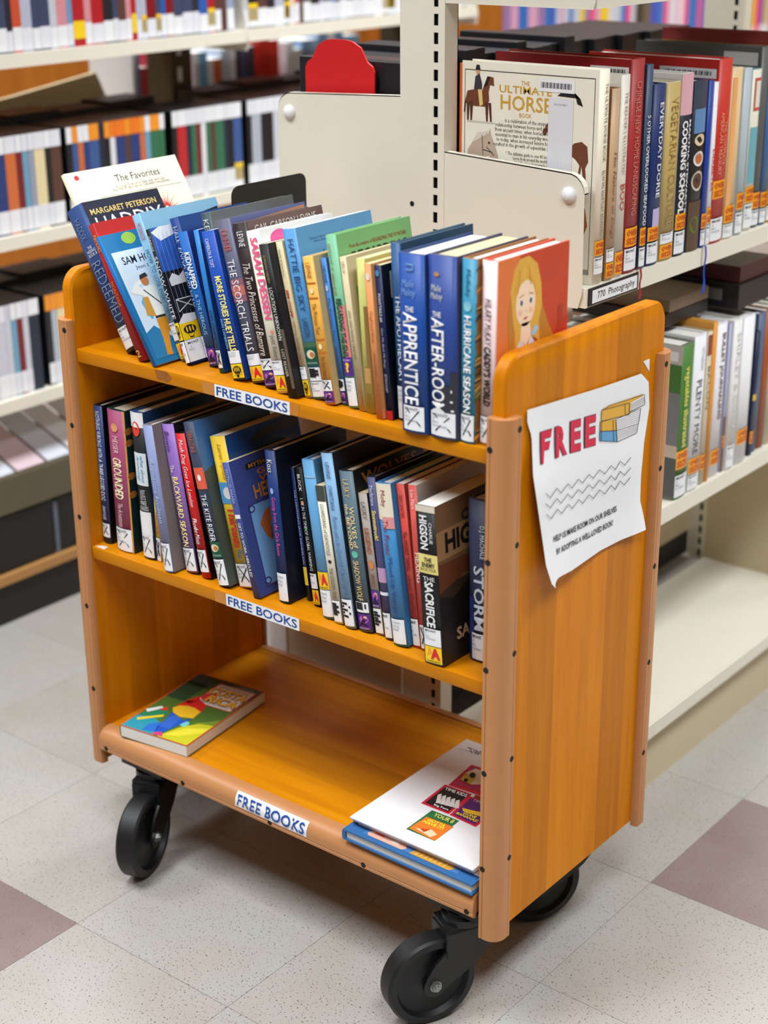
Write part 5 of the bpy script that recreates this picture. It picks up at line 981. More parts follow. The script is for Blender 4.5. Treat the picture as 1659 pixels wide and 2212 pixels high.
# ---- oversize books on the near face: zoom region, near-bottom, near-top, far-top corner of the spine, depth, colours
RZ = radians(90)
def side_row(rows, z, rg, yl, grp, gap=0.0006, xmin=0.0):
    st = []; y = yl
    out = {}
    for r in rows:
        key, bl, tl, tr = r[:4]
        P0 = unp(*px(rg, bl), 2, z); x = min(max(P0.x, xmin), XO - 0.002); P1 = unp(*px(rg, tl), 0, x); P2 = unp(*px(rg, tr), 0, x)
        st.append([x, P1.y, P2.y, P1.z - z])
    for i, r in enumerate(rows):
        x, ya, yb, h = st[i]; ya = max(ya, y)
        if i + 1 < len(rows): yb = max(ya + 0.008, min(yb, max(st[i + 1][1], ya + 0.008)))
        yb = max(yb, ya + 0.008)
        key, bl, tl, tr, d, sp, cv, pg, hard, label, items, stk = r
        d = min(d, x - PX1 - 0.011) if d < 0.3 else d
        B = book('book', label, 'book', Matrix.Translation((x, ya + 0.0002, z + 0.0003)) @ Matrix.Rotation(RZ, 4, 'Z'), yb - ya - gap, h, d, sp, cv, pg, bool(hard), group=grp)
        decals(B, items)
        for s_ in stk: sticker(B, *s_)
        out[key] = B; y = yb; B.y1 = yb
    return out
OVER = [
 ('horse', (822, 1412), (832, 352), (884, 360), .262, (236, 228, 208), (238, 232, 216), PGW, 1, 'large cream horse book with its picture back cover facing the cart', [('v', 'THE ULTIMATE HORSE BOOK', .06, .42, .55, .3, (150, 140, 120)), ('v', 'ELWYN HARTLEY EDWARDS', .46, .78, .55, .3, (130, 120, 100))], [('O', .79, .86), ('N', .87, .95)]),
 ('dogs', (905, 1388), (890, 445), (933, 440), .225, (206, 172, 134), (150, 100, 60), PG, 1, 'tan oversize book with brown script down its spine, beside the horse book', [('v', 'The Nature of Dogs', .32, .78, .5, .45, (140, 90, 60), IT)], [('N', .83, .90), ('O', .905, .985)]),
 ('dogbook', (950, 1372), (938, 378), (985, 350), .235, (224, 218, 206), (226, 220, 210), PGW, 1, 'whitish oversize book with pale red letters low on its spine', [('v', 'THE READER\'S ILLUSTRATED', .08, .48, .5, .35, (190, 176, 160)), ('v', 'BOO', .53, .66, .5, .5, (190, 60, 60))], [('O', .87, .985)]),
 ('chinared', (1012, 1345), (990, 300), (1060, 272), .242, (176, 54, 54), (164, 30, 34), PG, 1, 'dark red oversize book, tallest beside the whitish one', [('v', 'CHINESE NEW HOME LANDSCAPING', .10, .72, .5, .35, (206, 130, 110))], [('O', .78, .87), ('N', .88, .985)]),
 ('seafood', (1068, 1335), (1064, 325), (1098, 318), .225, (66, 84, 116), (50, 60, 84), PG, 1, 'slim slate blue oversize book left of the navy one', [('v', '5 OTHER OVERLOOKED SEAFOOD', .24, .78, .5, .5, (220, 226, 236), dict(bold=0.01))], [('O', .79, .88), ('N', .89, .985)]),
 ('dorie', (1102, 1325), (1100, 425), (1162, 420), .215, (32, 54, 114), (34, 50, 96), PGW, 1, 'navy oversize cookbook with spaced white capitals', [('v', 'EVERYDAY DORIE', .10, .62, .6, .35, (226, 230, 240), dict(bold=0.01)), ('r', .68, .78, .3, .95, (190, 176, 220))], [('O', .78, .86), ('N', .87, .985)]),
 ('culture', (1172, 1305), (1166, 418), (1240, 388), .215, (206, 180, 110), (230, 222, 190), PGW, 1, 'mustard gold oversize book with faint brown lettering', [('v', 'VEGETARIAN CULTURE', .08, .80, .55, .5, (166, 136, 76))], [('N', .84, .90), ('O', .905, .985)]),
 ('martha', (1240, 1275), (1242, 372), (1300, 368), .225, (40, 44, 56), (226, 222, 222), PGW, 1, 'dark oversize cookbook with bold white title and a pink photo top', [('r', 0, .22, 0, 1, (226, 176, 186)), ('v', "COOKING SCHOOL", .25, .76, .35, .4, WHT, dict(bold=0.04)), ('v', "MARTHA STEWART'S", .25, .76, .78, .26, WHT, dict(bold=0.02))], [('O', .76, .85), ('N', .86, .985)]),
 ('food', (1290, 1250), (1304, 408), (1372, 400), .22, (44, 40, 40), (44, 60, 96), PGW, 1, 'oversize cookbook with food photographs down its black spine', [('r', 0, .16, 0, 1, (60, 70, 90)), ('r', .16, .30, .1, .9, (96, 140, 190)), ('e', .5, .34, .35, .035, (226, 206, 170)), ('e', .5, .45, .36, .045, (230, 226, 220)), ('e', .5, .45, .25, .03, (196, 110, 60)), ('e', .5, .58, .4, .06, (206, 200, 190)), ('e', .5, .58, .32, .045, (96, 60, 40)), ('r', .70, 1.0, .05, .95, (90, 70, 50)), ('e', .45, .84, .3, .05, (90, 120, 50))], []),
 ('cobalt', (1366, 1250), (1372, 405), (1398, 390), .22, (36, 68, 168), (40, 60, 140), PGW, 1, 'slim cobalt blue oversize book with an orange sticker', [], [('O', .79, .88), ('N', .89, .985)]),
 ('diabetes', (1395, 1240), (1398, 412), (1448, 408), .21, (232, 232, 240), (226, 226, 232), PGW, 1, 'white oversize book with a red title', [('v', 'DIABETES', .40, .66, .55, .4, (206, 50, 60), dict(bold=0.02))], [('O', .76, .86), ('N', .87, .985)]),
 ('redcomp', (1436, 1205), (1428, 300), (1500, 290), .240, (212, 56, 44), (206, 44, 36), PGW, 1, 'bright red tall oversize book with a barcode on its cover', [('v', 'THE COMPLETE\nAMERICAN TREASURY', .28, .62, .5, .5, (236, 160, 130))], [('O', .65, .75), ('N', .86, .985)]),
 ('creamor', (1480, 1192), (1492, 345), (1548, 335), .23, (240, 208, 160), (240, 226, 200), PGW, 1, 'cream and apricot oversize book past the red one', [('r', .05, .80, .1, .4, (244, 176, 110))], [('O', .80, .90), ('P', .91, .99)]),
 ('paleblue', (1532, 1175), (1552, 345), (1592, 338), .23, (190, 204, 212), (206, 212, 216), PGW, 1, 'pale blue grey oversize book near the right edge of the photo', [], [('O', .74, .84), ('N', .86, .985)]),
 ('ivory', (1582, 1140), (1594, 350), (1640, 340), .23, (226, 222, 206), (150, 190, 200), PGW, 1, 'ivory oversize book with a red boxed title at the right edge of the photo', [('r', .05, .25, .2, .9, (206, 90, 70)), ('r', .07, .23, .3, .8, (230, 226, 214), 2), ('r', .35, .7, .1, .9, (110, 176, 190))], [('O', .72, .82), ('N', .83, .98)]),
]
OB = side_row(OVER, ZA1, 6, YE + 0.0135, 'oversize books on the shelf behind the cart', xmin=0.59)
yy = OB['ivory'].y1
for k, (c_, h, w_) in enumerate([((96, 98, 96), .285, .03), ((70, 110, 160), .27, .025), ((206, 170, 60), .28, .03), ((150, 60, 60), .30, .028), ((60, 70, 90), .26, .03), ((220, 216, 206), .29, .03)]):
    B = book('book', ['grey jacketed oversize book rising just beyond the ivory one', 'steel blue oversize book beyond the right edge', 'ochre oversize book beyond the right edge', 'brick red oversize book far down the near shelf', 'dark slate oversize book far down the near shelf', 'off-white oversize book far down the near shelf'][k], 'book', Matrix.Translation((0.603, yy + 0.0006, ZA1 + 0.0003)) @ Matrix.Rotation(RZ, 4, 'Z'), w_ - 0.001, h, .23, c_, c_, PGW, True, group='oversize books on the shelf behind the cart'); sticker(B, 'O', .80, .89); sticker(B, 'N', .90, .985); yy += w_
    if k == 0: p = Print(B.back); p.rect(.70, .96, .90, .97, (200, 200, 200), 1); p.rect(.1, .68, .6, .9, (80, 76, 70), 1); p.build('cover_art', B.root)
# back covers
def barcode(p, u0, u1, v0, v1, l=3):
    p.rect(u0, u1, v0, v1, (236, 236, 240), l); n = 26
    for k in range(n):
        a = u0 + (u1 - u0) * (.08 + .84 * k / n); p.rect(a, a + (u1 - u0) * .84 / n * (.3 + .5 * ((k * 7) % 3) / 2), v0 + (v1 - v0) * .28, v0 + (v1 - v0) * .72, INK, l + 1)
B = OB['horse']; p = Print(B.back)
HB, HB2, MANE = (112, 62, 40), (86, 46, 32), (40, 28, 26)
BRD = (70, 66, 60)
for a, b_, c_, d_ in ((.02, .96, .958, .962), (.02, .024, .30, .958), (.956, .96, .05, .962), (.02, .96, .046, .05)): p.rect(a, b_, c_, d_, BRD, 1)
p.text('THE', .44, .50, .905, .925, (206, 160, 60), 2); p.text('ULTIMATE', .28, .66, .865, .90, (206, 160, 60), 2, bold=0.01); p.text('HORSE', .29, .66, .785, .855, (206, 160, 60), 2, bold=0.01); p.text('BOOK', .43, .52, .755, .775, (206, 160, 60), 2)
p.text('. . . is a celebration of the unique\nrelationship between horse and man -\nfrom ancient times, when horses were\nessential to man in his everyday work,\nto today, when increased leisure has\nresulted in the growth of equestrian arts.', .24, .68, .605, .745, INK, 2, res=1)
p.text('* The definitive guide to over 80 breeds of\nhorse from around the world\n* Over 400 full-colour photographs portrait\nclose-ups of distinguishing\nfeatures and horses in action', .33, .70, .49, .59, INK, 2, res=1)
# ridden bay horse
p.poly([(.02, .80), (.04, .86), (.10, .87), (.15, .86), (.17, .90), (.20, .935), (.235, .93), (.24, .89), (.21, .895), (.20, .86), (.205, .82), (.18, .79), (.09, .79), (.05, .80)], HB, 2)
for x0, x1, x2 in ((.035, .05, .04), (.06, .075, .065), (.175, .19, .185), (.20, .21, .215)): p.poly([(x0, .81), (x1 + .01, .81), (x2 + .012, .72), (x2, .72)], HB2, 3)
p.poly([(.02, .82), (.03, .80), (.025, .75), (.015, .76)], MANE, 3); p.poly([(.16, .88), (.19, .935), (.21, .93), (.19, .89)], MANE, 3)
p.poly([(.09, .87), (.10, .93), (.13, .945), (.15, .90), (.15, .86)], (56, 54, 62), 4); p.ell(.118, .955, .016, .016, (206, 160, 130), 4, 12); p.poly([(.10, .96), (.138, .96), (.13, .985), (.108, .985)], INK, 5); p.poly([(.12, .87), (.15, .87), (.16, .80), (.135, .79)], (226, 196, 130), 5)
p.rect(.04, .25, .712, .72, (206, 202, 190), 2)
# grey horse's head
p.poly([(.03, .48), (.05, .58), (.11, .645), (.17, .67), (.20, .66), (.215, .69), (.225, .655), (.26, .60), (.29, .53), (.28, .505), (.25, .505), (.21, .56), (.17, .55), (.15, .50), (.14, .48)], (190, 168, 150), 2)
p.poly([(.08, .615), (.12, .665), (.20, .675), (.18, .655), (.12, .63)], (220, 206, 196), 3); p.line((.155, .655), (.165, .56), .004, MANE, 4); p.line((.165, .585), (.235, .575), .004, MANE, 4); p.line((.19, .60), (.25, .56), .004, MANE, 4); p.ell(.21, .62, .008, .006, MANE, 4, 10); p.poly([(.25, .505), (.29, .505), (.29, .53), (.27, .53)], (90, 70, 66), 3)
# tall brown horse at the right, cap, head
p.poly([(.70, .87), (.86, .865), (.88, .83), (.84, .84), (.82, .89), (.74, .895)], (30, 30, 34), 2); p.poly([(.60, .70), (.64, .745), (.66, .74), (.69, .70), (.69, .68), (.64, .70), (.61, .68)], HB, 2)
p.poly([(.80, .64), (.83, .66), (.88, .67), (.92, .65), (.93, .58), (.91, .55), (.92, .48), (.90, .48), (.885, .56), (.87, .49), (.855, .49), (.87, .56), (.84, .585), (.81, .60)], HB, 2)
p.poly([(.78, .40), (.88, .42), (.92, .36), (.94, .28), (.90, .2), (.86, .12), (.88, .06), (.80, .055), (.78, .1), (.82, .2), (.78, .26)], (160, 90, 40), 2); p.poly([(.80, .14), (.88, .14), (.89, .06), (.79, .055)], (226, 206, 160), 3); p.rect(.90, .955, .045, .07, (150, 146, 136), 2)
p.rect(.64, .815, .47, .86, (222, 222, 228), 4); p.text('MONTGOMERY', .68, .77, .825, .835, GREY_INK, 5, res=1)
barcode(p, .56, .82, .885, .945, 4)
p.build('back_cover_art', B.root)
b = MB(); b.box((0.0008, B.d + 0.0006, 0.0), (B.w - 0.001, B.d + 0.0050, B.h - 0.004)); b.build('orange_fore_edge', mat((222, 110, 50), 0.5), B.root)
B = OB['chinared']; p = Print(B.back); barcode(p, .70, .97, .925, .965, 1); p.build('back_cover_art', B.root)
B = OB['redcomp']; p = Print(B.back); barcode(p, .55, .97, .90, .95, 1); p.text('BEST OF', .1, .4, .89, .95, (150, 30, 26), 1); p.build('back_cover_art', B.root)
# hanging bookmark ribbons
def ribbon(c, u, v0, v1, label):
    q0 = unp(u, v0, 0, XO + 0.004); q1 = unp(u, v1, 0, XO + 0.004)
    o = thing('bookmark_ribbon', label, 'ribbon', (XO + 0.0040, q0.y, 0)); zt3 = ZA1 + 0.004; b = MB(); y = 0; n = 10; w_ = 0.0022
    rows = [(-0.006, zt3 - 0.0), (0.0, zt3 - 0.001)] + [(0.0006 + 0.0010 * sin(k), zt3 - 0.004 - (zt3 - 0.004 - q1.z) * k / n) for k in range(n + 1)]
    vs = []
    for i, (x, z) in enumerate(rows):
        ww = w_ * (1.0 + (0.9 if i > len(rows) - 4 else 0)); vs += [(x, y - ww, z), (x, y + ww, z), (x + 0.0005, y + ww, z), (x + 0.0005, y - ww, z)]
    fs = [[0, 1, 2, 3], [len(vs) - 4 + k for k in range(4)]]
    for i in range(len(rows) - 1):
        for k in range(4): fs.append([i * 4 + k, i * 4 + (k + 1) % 4, i * 4 + 4 + (k + 1) % 4, i * 4 + 4 + k])
    b.add(vs, fs); b.build('ribbon', mat(c, 0.6), o)
ribbon((150, 26, 36), 1383, 590, 645, 'dark red bookmark ribbon hanging over the shelf edge beside the shelf label')
ribbon((24, 60, 170), 1523, 545, 632, 'blue bookmark ribbon hanging below the oversize cookbooks')
# ---- cookbooks on the lower shelf
LOW = [
 ('veg', (690, 1640), (745, 610), (828, 590), .235, (78, 132, 56), (120, 122, 112), PGW, 1, 'green spined cookbook with a grey photo cover peeking past the cart', [('v', 'vegetables illustrated', .14, .66, .45, .42, (226, 220, 110), dict(bold=0.02))], [('O', .68, .80), ('N', .84, .985)]),
 ('plenty', (775, 1598), (832, 552), (908, 545), .235, (232, 233, 238), (226, 228, 232), PGW, 1, 'white cookbook with a spaced black title reading down, after the green one', [('v', 'PLENTY MORE', .28, .76, .45, .4, (70, 76, 90)), ('v', 'OTTOLENGHI', .08, .22, .6, .25, (150, 150, 160))], [('O', .78, .88), ('N', .89, .985)]),
 ('bread', (845, 1480), (908, 520), (946, 515), .22, (226, 214, 190), (214, 190, 150), PGW, 1, 'slim cream cookbook with a brown panel, right of the white titled one', [('r', .02, .15, .1, .9, (150, 70, 40)), ('v', 'BACON', .22, .5, .5, .5, (150, 120, 90))], [('O', .80, .90)]),
 ('orange', (882, 1460), (946, 462), (972, 458), .24, (240, 160, 60), (246, 176, 80), PGW, 1, 'slim orange book on the lower shelf near the photo right edge', [], []),
 ('bullet', (905, 1440), (975, 475), (1038, 465), .225, (234, 232, 238), (230, 226, 236), PGW, 1, 'white book with a bold brown and grey title on the lower shelf', [('v', 'BULLET JOURNALING', .06, .62, .5, .42, (130, 100, 96), dict(bold=0.03))], [('O', .82, .92)]),
 ('lav', (955, 1410), (1042, 470), (1078, 455), .23, (190, 192, 226), (196, 196, 226), PGW, 1, 'lavender book with a brown lower spine', [('r', .62, 1.0, 0, 1, (120, 80, 56))], [('O', .75, .83)]),
 ('emb', (1010, 1395), (1080, 450), (1135, 440), .235, (232, 231, 230), (232, 231, 230), PGW, 1, 'thick white book with pale embossed spine letters', [('v', 'SHIRLEY & COOK', .08, .75, .5, .4, (206, 206, 206))], [('P', .83, .98)]),
 ('wht', (1075, 1385), (1140, 432), (1212, 430), .24, (236, 236, 240), (236, 236, 240), PGW, 1, 'plain white tall book right of the embossed one', [], [('O', .76, .86)]),
 ('navy', (1150, 1300), (1215, 520), (1240, 515), .22, (36, 46, 80), (36, 46, 80), PGW, 1, 'navy book at the photo right edge on the lower shelf', [('r', .5, .55, .1, .9, (226, 190, 60))], [('O', .80, .90)]),
]
LB = side_row(LOW, ZA2, 7, YE + 0.02, 'cookbooks on the lower shelf behind the cart', xmin=0.585)
B = LB['veg']; p = Print(B.back); p.rect(.0, 1, .88, 1, (196, 190, 190), 1); p.rect(0, 1, .70, .88, (70, 120, 50), 1); p.rect(0, 1, .36, .70, (128, 128, 134), 1); p.rect(0, 1, .28, .36, (206, 190, 176), 1); p.rect(0, 1, .02, .28, (84, 84, 84), 1); p.rect(.88, .97, .90, .96, (236, 236, 240), 2); p.build('back_cover_art', B.root)
yy = LB['navy'].y1
for k in range(4):
    B = book('book', ['grey blue book just past the right edge on the lower shelf', 'rust book past the right edge on the lower shelf', 'cream book past the right edge on the lower shelf', 'dark green book far down the lower shelf'][k], 'book', Matrix.Translation((0.60, yy + 0.0006, ZA2 + 0.0003)) @ Matrix.Rotation(RZ, 4, 'Z'), .026, .25, .22, [(90, 110, 140), (170, 90, 50), (226, 214, 190), (40, 80, 60)][k], [(90, 110, 140), (170, 90, 50), (226, 214, 190), (40, 80, 60)][k], PGW, True, group='cookbooks on the lower shelf behind the cart'); yy += .027
y0_ = LB['veg'].root.location.y
# things laid flat across the tops of the cookbooks and further back
def flatbox(name, label, cat, a, b_, c, mid=None, group=None, tagc=None):
    o = thing(name, label, cat, (a[0], a[1], a[2]), group); s = Vector(b_) - Vector(a)
    bb = MB(); bb.box((0, 0, 0), (s.x, s.y, s.z), bev=0.0012); bb.build('case', mat(c, 0.4), o)
    if tagc:
        bb = MB(); bb.box((s.x * .45, -0.0006, s.z * .3), (s.x * .85, -0.0001, s.z * .75)); bb.build('case_label', mat(tagc, 0.5), o)
    return o
ztop = ZA2 + max(B_.h for B_ in LB.values()) + 0.002
flatbox('video_case', 'black video case lying across the tops of the lower shelf books', 'video case', (0.40, y0_ + 0.20, ztop), (0.60, y0_ + 0.33, ztop + 0.042), (20, 19, 20), tagc=(96, 92, 88))
flatbox('video_case', 'dark case lying on the black video case above the lower shelf books', 'video case', (0.41, y0_ + 0.21, ztop + 0.0425), (0.595, y0_ + 0.33, ztop + 0.070), (60, 20, 22))
for k, (c_, y_) in enumerate((((34, 32, 34), 0.06), ((128, 108, 86), 0.10))):
    o = flatbox('book', ['black book lying flat above the green spined cookbook', 'tan book lying flat on the black one above the cookbooks'][k], 'book', (0.385, y0_ + 0.03 + 0.01 * k, ztop + 0.0215 * k), (0.56, y0_ + 0.17, ztop + 0.0210 + 0.0215 * k), c_)
# ---- far face of the same shelving: red marker plate and a row of black cases
rp = thing('shelf_marker', 'red plate with stepped rounded shoulders standing behind the left end bracket', 'shelf marker', (0, YE + 0.026, ZL1 + 0.0004))
ra = unp(661, 200, 1, YE + 0.026); rb = unp(809, 200, 1, YE + 0.026); rt = unp(735, 86, 1, YE + 0.026); xm = (ra.x + rb.x) / 2; hw_ = (rb.x - ra.x) / 2; zt4 = rt.z - ZL1
half = [(hw_, 0), (hw_, zt4 - 0.044), (hw_ - 0.004, zt4 - 0.036), (hw_ - 0.014, zt4 - 0.030), (hw_ - 0.020, zt4 - 0.020), (hw_ - 0.026, zt4 - 0.010), (hw_ - 0.042, zt4 - 0.002), (hw_ * 0.2, zt4)]
b = MB(); b.prism([(xm + q, z) for q, z in half] + [(xm - q, z) for q, z in half[::-1]], 1, 0, 0.003); b.build('plate', mat((206, 18, 24), 0.5, 0.04, 30), rp)
b = MB(); b.box((xm - hw_ + 0.01, 0.003, 0), (xm + hw_ - 0.01, 0.008, 0.002)); b.build('foot', mat((206, 18, 24), 0.5, 0.04, 30), rp)
case_m = MB(); CW, CH, CDp = 0.031, 0.205, 0.215
case_m.box((0, 0, 0), (CDp, CW - 0.0006, CH), bev=0.0018)
cm = case_m.build('case', mat((24, 26, 32), 0.38, 0.1, 20)); cdat = cm.data; bpy.data.objects.remove(cm)
y = YE + 0.036
for k in range(27):
    o = thing('video_case', 'black video case in the row on the far face of the end-on shelving', 'video case', (0.060 + 0.006 * ((k * 5) % 3), y, ZL1 + 0.0003), 'black video cases on the far shelf face')
    c_ = link('case', cdat, o)
    if k == 1: c_.data = cdat.copy(); c_.data.materials[0] = mat((58, 26, 24), 0.45); o['label'] = 'dark maroon video case second in the row behind the post'; del o['group']
    if k in (4, 5, 9, 13): o.scale = (1, 1, 1.05)
    b = MB(); b.box((-0.0006, 0.006, 0.02), (-0.0001, CW - 0.007, 0.06)); b.build('spine_label', WHITE, o)
    y += CW

# ================================================================== LEFT RUN OF SHELVING
XB = -0.765                       # front of its shelves
sb = thing('library_shelving', 'cream steel library shelving of films and books along the left aisle', 'shelving')
YB0, YB1, YBE = 0.300, 1.215, 2.085
def bshelf(zt, y0, y1, th=0.026, m=CREAM, dep=0.25, x=XB):
    b = MB(); b.box((x - dep, y0 + 0.002, zt - 0.003), (x, y1 - 0.002, zt)); b.box((x - 0.010, y0 + 0.002, zt - th), (x, y1 - 0.002, zt - 0.003)); return b.build('shelf', m, sb)
ZB4, ZB3, ZB2, ZB1, ZB0 = 1.116, 0.772, 0.446, 0.285, 0.080
OLIVE = mat((92, 86, 66), 0.5, 0.05, 20)
for y0, y1 in ((-0.60, YB0), (YB0, YB1), (YB1, YBE)):
    for z in (ZB4, ZB3, ZB2): bshelf(z, y0, y1)
    bshelf(ZB1, y0, y1, th=0.075, m=OLIVE); 
    b = MB(); b.box((XB - 0.25, y0 + 0.002, ZB0 - 0.020), (XB + 0.006, y1 - 0.002, ZB0)); b.build('base_deck', mat((176, 128, 74), 0.5), sb)
    b = MB(); b.box((XB - 0.24, y0 + 0.002, FZ), (XB - 0.004, y1 - 0.002, ZB0 - 0.020)); b.build('kick_plate', mat((26, 24, 23), 0.6), sb)
    b = MB(); b.box((XB - 0.30, y0 + 0.002, ZB4 - 0.02), (XB - 0.252, y1 - 0.002, ZB4 - 0.003)); b.build('shelf_brace', CREAM, sb)
PM = mat((70, 58, 36), 0.5, 0.05, 20)
for y in (YB0 + 0.035, YB1 + 0.035, YBE + 0.035):
    b = MB()
    for k in range(34):
        b.box((XB - 0.250, y - 0.03, 0.06 + k * 0.06), (XB - 0.248, y - 0.012, 0.12 + k * 0.06)); b.box((XB - 0.250, y + 0.004, 0.06 + k * 0.06), (XB - 0.248, y + 0.035, 0.12 + k * 0.06)); b.box((XB - 0.250, y - 0.012, 0.06 + k * 0.06), (XB - 0.248, y + 0.004, 0.085 + k * 0.06))
    b.box((XB - 0.33, y - 0.03, 0.06), (XB - 0.2505, y + 0.035, 2.1)); b.build('upright', PM, sb)
    b = MB()
    for k in range(34): b.box((XB - 0.2492, y - 0.011, 0.086 + k * 0.06), (XB - 0.2484, y + 0.003, 0.119 + k * 0.06))
    b.build('painted_slot_glint', WHITE, sb)  # white plates painted into the slots as glints of light
for y in (YB1, YBE - 0.002):
    for z in (ZB4,):
        b = MB(); w_ = 0.25; prof = [(XB, z - 0.045), (XB + 0.004, z - 0.02), (XB - 0.03, z + 0.15), (XB - 0.06, z + 0.175), (XB - w_, z + 0.175), (XB - w_, z - 0.045)]
        b.prism(prof, 1, y - 0.002, y); b.build('end_bracket', CREAM, sb)
# ---- books, films: every one its own object, shared meshes per width
CN = {}
def cname(c):
    P = {'white': (235, 235, 238), 'black': (24, 24, 28), 'red': (190, 36, 40), 'dark blue': (36, 56, 110), 'blue': (60, 110, 190), 'light blue': (140, 180, 215), 'grey': (130, 132, 140), 'orange': (220, 120, 50), 'yellow': (230, 200, 70), 'green': (60, 120, 80), 'brown': (100, 66, 46), 'lilac': (180, 184, 214), 'pink': (226, 150, 160), 'cream': (226, 214, 186), 'teal': (80, 140, 150), 'maroon': (110, 26, 34)}
    return min(P, key=lambda k: sum((a - b) ** 2 for a, b in zip(P[k], c)))
SH = {}
def shared(kind, w, h, d, col):
    k = (kind, round(w, 4), round(h, 3), col)
    if k in SH: return SH[k]
    b = MB()
    if kind == 'label': b.box((-0.0009, 0.0004, 0), (-0.0001, w - 0.0006, h)); o = b.build('spine_label', mat(col, 0.4))
    else:
        y1 = w - 0.0005; a = [(-d, 0, 0), (0, 0, 0), (0, y1, 0), (-d, y1, 0), (-d, 0, h), (0, 0, h), (0, y1, h), (-d, y1, h)]
        b.add(a, [(1, 2, 6, 5)], 0); b.add(a, [(0, 3, 2, 1), (0, 1, 5, 4), (2, 3, 7, 6), (3, 0, 4, 7)], 1); b.add(a, [(4, 5, 6, 7)], 2)
        film = kind == 'film'; bk = mat((22, 23, 29), 0.38)
        o = b.build('cover', [mat(col, 0.35), bk if film else mat(col, 0.35), bk if film else pages_mat(PGW)])
    SH[k] = o.data; bpy.data.objects.remove(o); return SH[k]
def back_row(x, z, y0, y1, rnd, pal, hs, ws, d, where, grp, name, cat, labels, facing=1, lean=True, gaps=None):
    y = y0; lst = []
    while y < y1 - 0.03:
        w = rnd.choice(ws); c = rnd.choice(pal) if lst else pal[0]; h = rnd.choice(hs)
        lst.append((y, w, h, c)); y += w + rnd.choice([0, 0, 0.0004])
    for i, (y, w, h, c) in enumerate(lst):
        lf = cname(lst[i - 1][3]) if i else None; rt = cname(lst[i + 1][3]) if i + 1 < len(lst) else None
        me = cname(c)
        lab = '%s %s on %s, %s' % (me, cat, where, ('between %s and %s ones' % (lf, rt)) if lf and rt else 'at the row end')
        o = thing(name, lab, cat, (x, y, z + 0.0003), grp)
        link('cover', shared('film' if name == 'film_case' else 'cover', w, h, d, c), o)
        for (fa, fb, cols, prob) in labels:
            if rnd.random() < prob:
                q = link('spine_label', shared('label', w, (fb - fa) * h if fb - fa < 1 else fb - fa, 0, rnd.choice(cols)), o); q.location = (0.001, 0, fa * h)
WL = [(234, 236, 242), (226, 228, 238)]
PALB = [(196, 198, 210), (226, 226, 232), (60, 70, 100), (36, 40, 52), (176, 30, 40), (110, 150, 190), (150, 160, 190), (200, 80, 50), (40, 90, 170), (226, 206, 170), (90, 60, 56), (30, 30, 36), (130, 20, 30), (80, 120, 160), (210, 140, 150), (180, 184, 205)]
PALD = [(26, 26, 32), (200, 202, 214), (40, 60, 120), (190, 40, 44), (150, 156, 176), (30, 40, 60), (226, 226, 232), (90, 60, 50), (206, 110, 60), (110, 160, 190), (24, 24, 28), (60, 90, 150), (176, 186, 200), (120, 30, 36), (230, 214, 170), (50, 110, 80)]
R1 = random.Random(11)
back_row(XB - 0.012, ZB4, -0.30, YB1 - 0.004, R1, PALB, (.205, .215, .225, .238), (.014, .018, .022, .026, .031), .16, 'the left top shelf', 'books on the left aisle top shelf', 'book', 'book', [(.015, .195, WL, .93), (.07, .235, [(246, 206, 30)], .14)])
back_row(XB - 0.012, ZB4, YB1 + 0.004, YBE - 0.01, R1, PALB, (.205, .215, .225, .238), (.014, .018, .022, .026, .031), .16, 'the far left top shelf', 'books on the left aisle far top shelf', 'book', 'book', [(.015, .195, WL, .93), (.07, .235, [(246, 206, 30)], .2)])
ORL = [(240, 150, 40), (240, 150, 40), (234, 236, 242), (236, 120, 30)]
for z, seed, wh, ys in ((ZB3, 21, 'the left third shelf', ((-0.30, 0.69, WL), (0.69, 0.985, ORL), (0.985, YB1 - 0.004, WL))), (ZB2, 31, 'the left second shelf', ((-0.30, 0.60, WL), (0.60, YB1 - 0.004, ORL)))):
    for y0, y1, tl in ys: back_row(XB - 0.014, z, y0, y1 + (0.03 if y1 < 1 else 0) * 0, random.Random(seed + int(y0 * 100)), PALD, (.190,), (.0148, .0148, .0148, .027), .136, wh, 'film cases on ' + wh, 'film_case', 'film case', [(.83, 1.0, tl, .95), (.02, .25, WL, .85), (.10, .30, [(246, 206, 30)], .05)])
back_row(XB - 0.014, ZB3, YB1 + 0.004, YBE - 0.01, random.Random(41), PALD, (.190,), (.0148, .0148, .027), .136, 'the far left shelf', 'film cases on the far third shelf', 'film_case', 'film case', [(.83, 1.0, WL, .95), (.02, .25, WL, .85)])
# black backing sheets lying along the cases' tops
for k, (y0, y1, z) in enumerate(((-0.30, YB1 - 0.01, ZB3 + 0.192), (YB1 + 0.01, YBE - 0.02, ZB3 + 0.192), (-0.30, YB1 - 0.01, ZB2 + 0.192))):
    o = thing('film_case_row', ['black film cases lying spine-up behind the left third shelf row', 'black film cases lying spine-up behind the far third shelf row', 'black film cases lying spine-up behind the left second shelf row'][k], 'film case'); n = 0; y = y0; 
    del o['label'], o['category']; bpy.data.objects.remove(o)
    while y < y1 - 0.14:
        f = thing('film_case', 'black film case standing behind the front row on the left aisle shelves', 'film case', (XB - 0.152, y, z - 0.192 + 0.0003), 'black film cases behind the front rows'); link('case', shared('film', .1365, .200 + 0.006 * (n % 2), .088, (22, 24, 30)), f); y += .137; n += 1
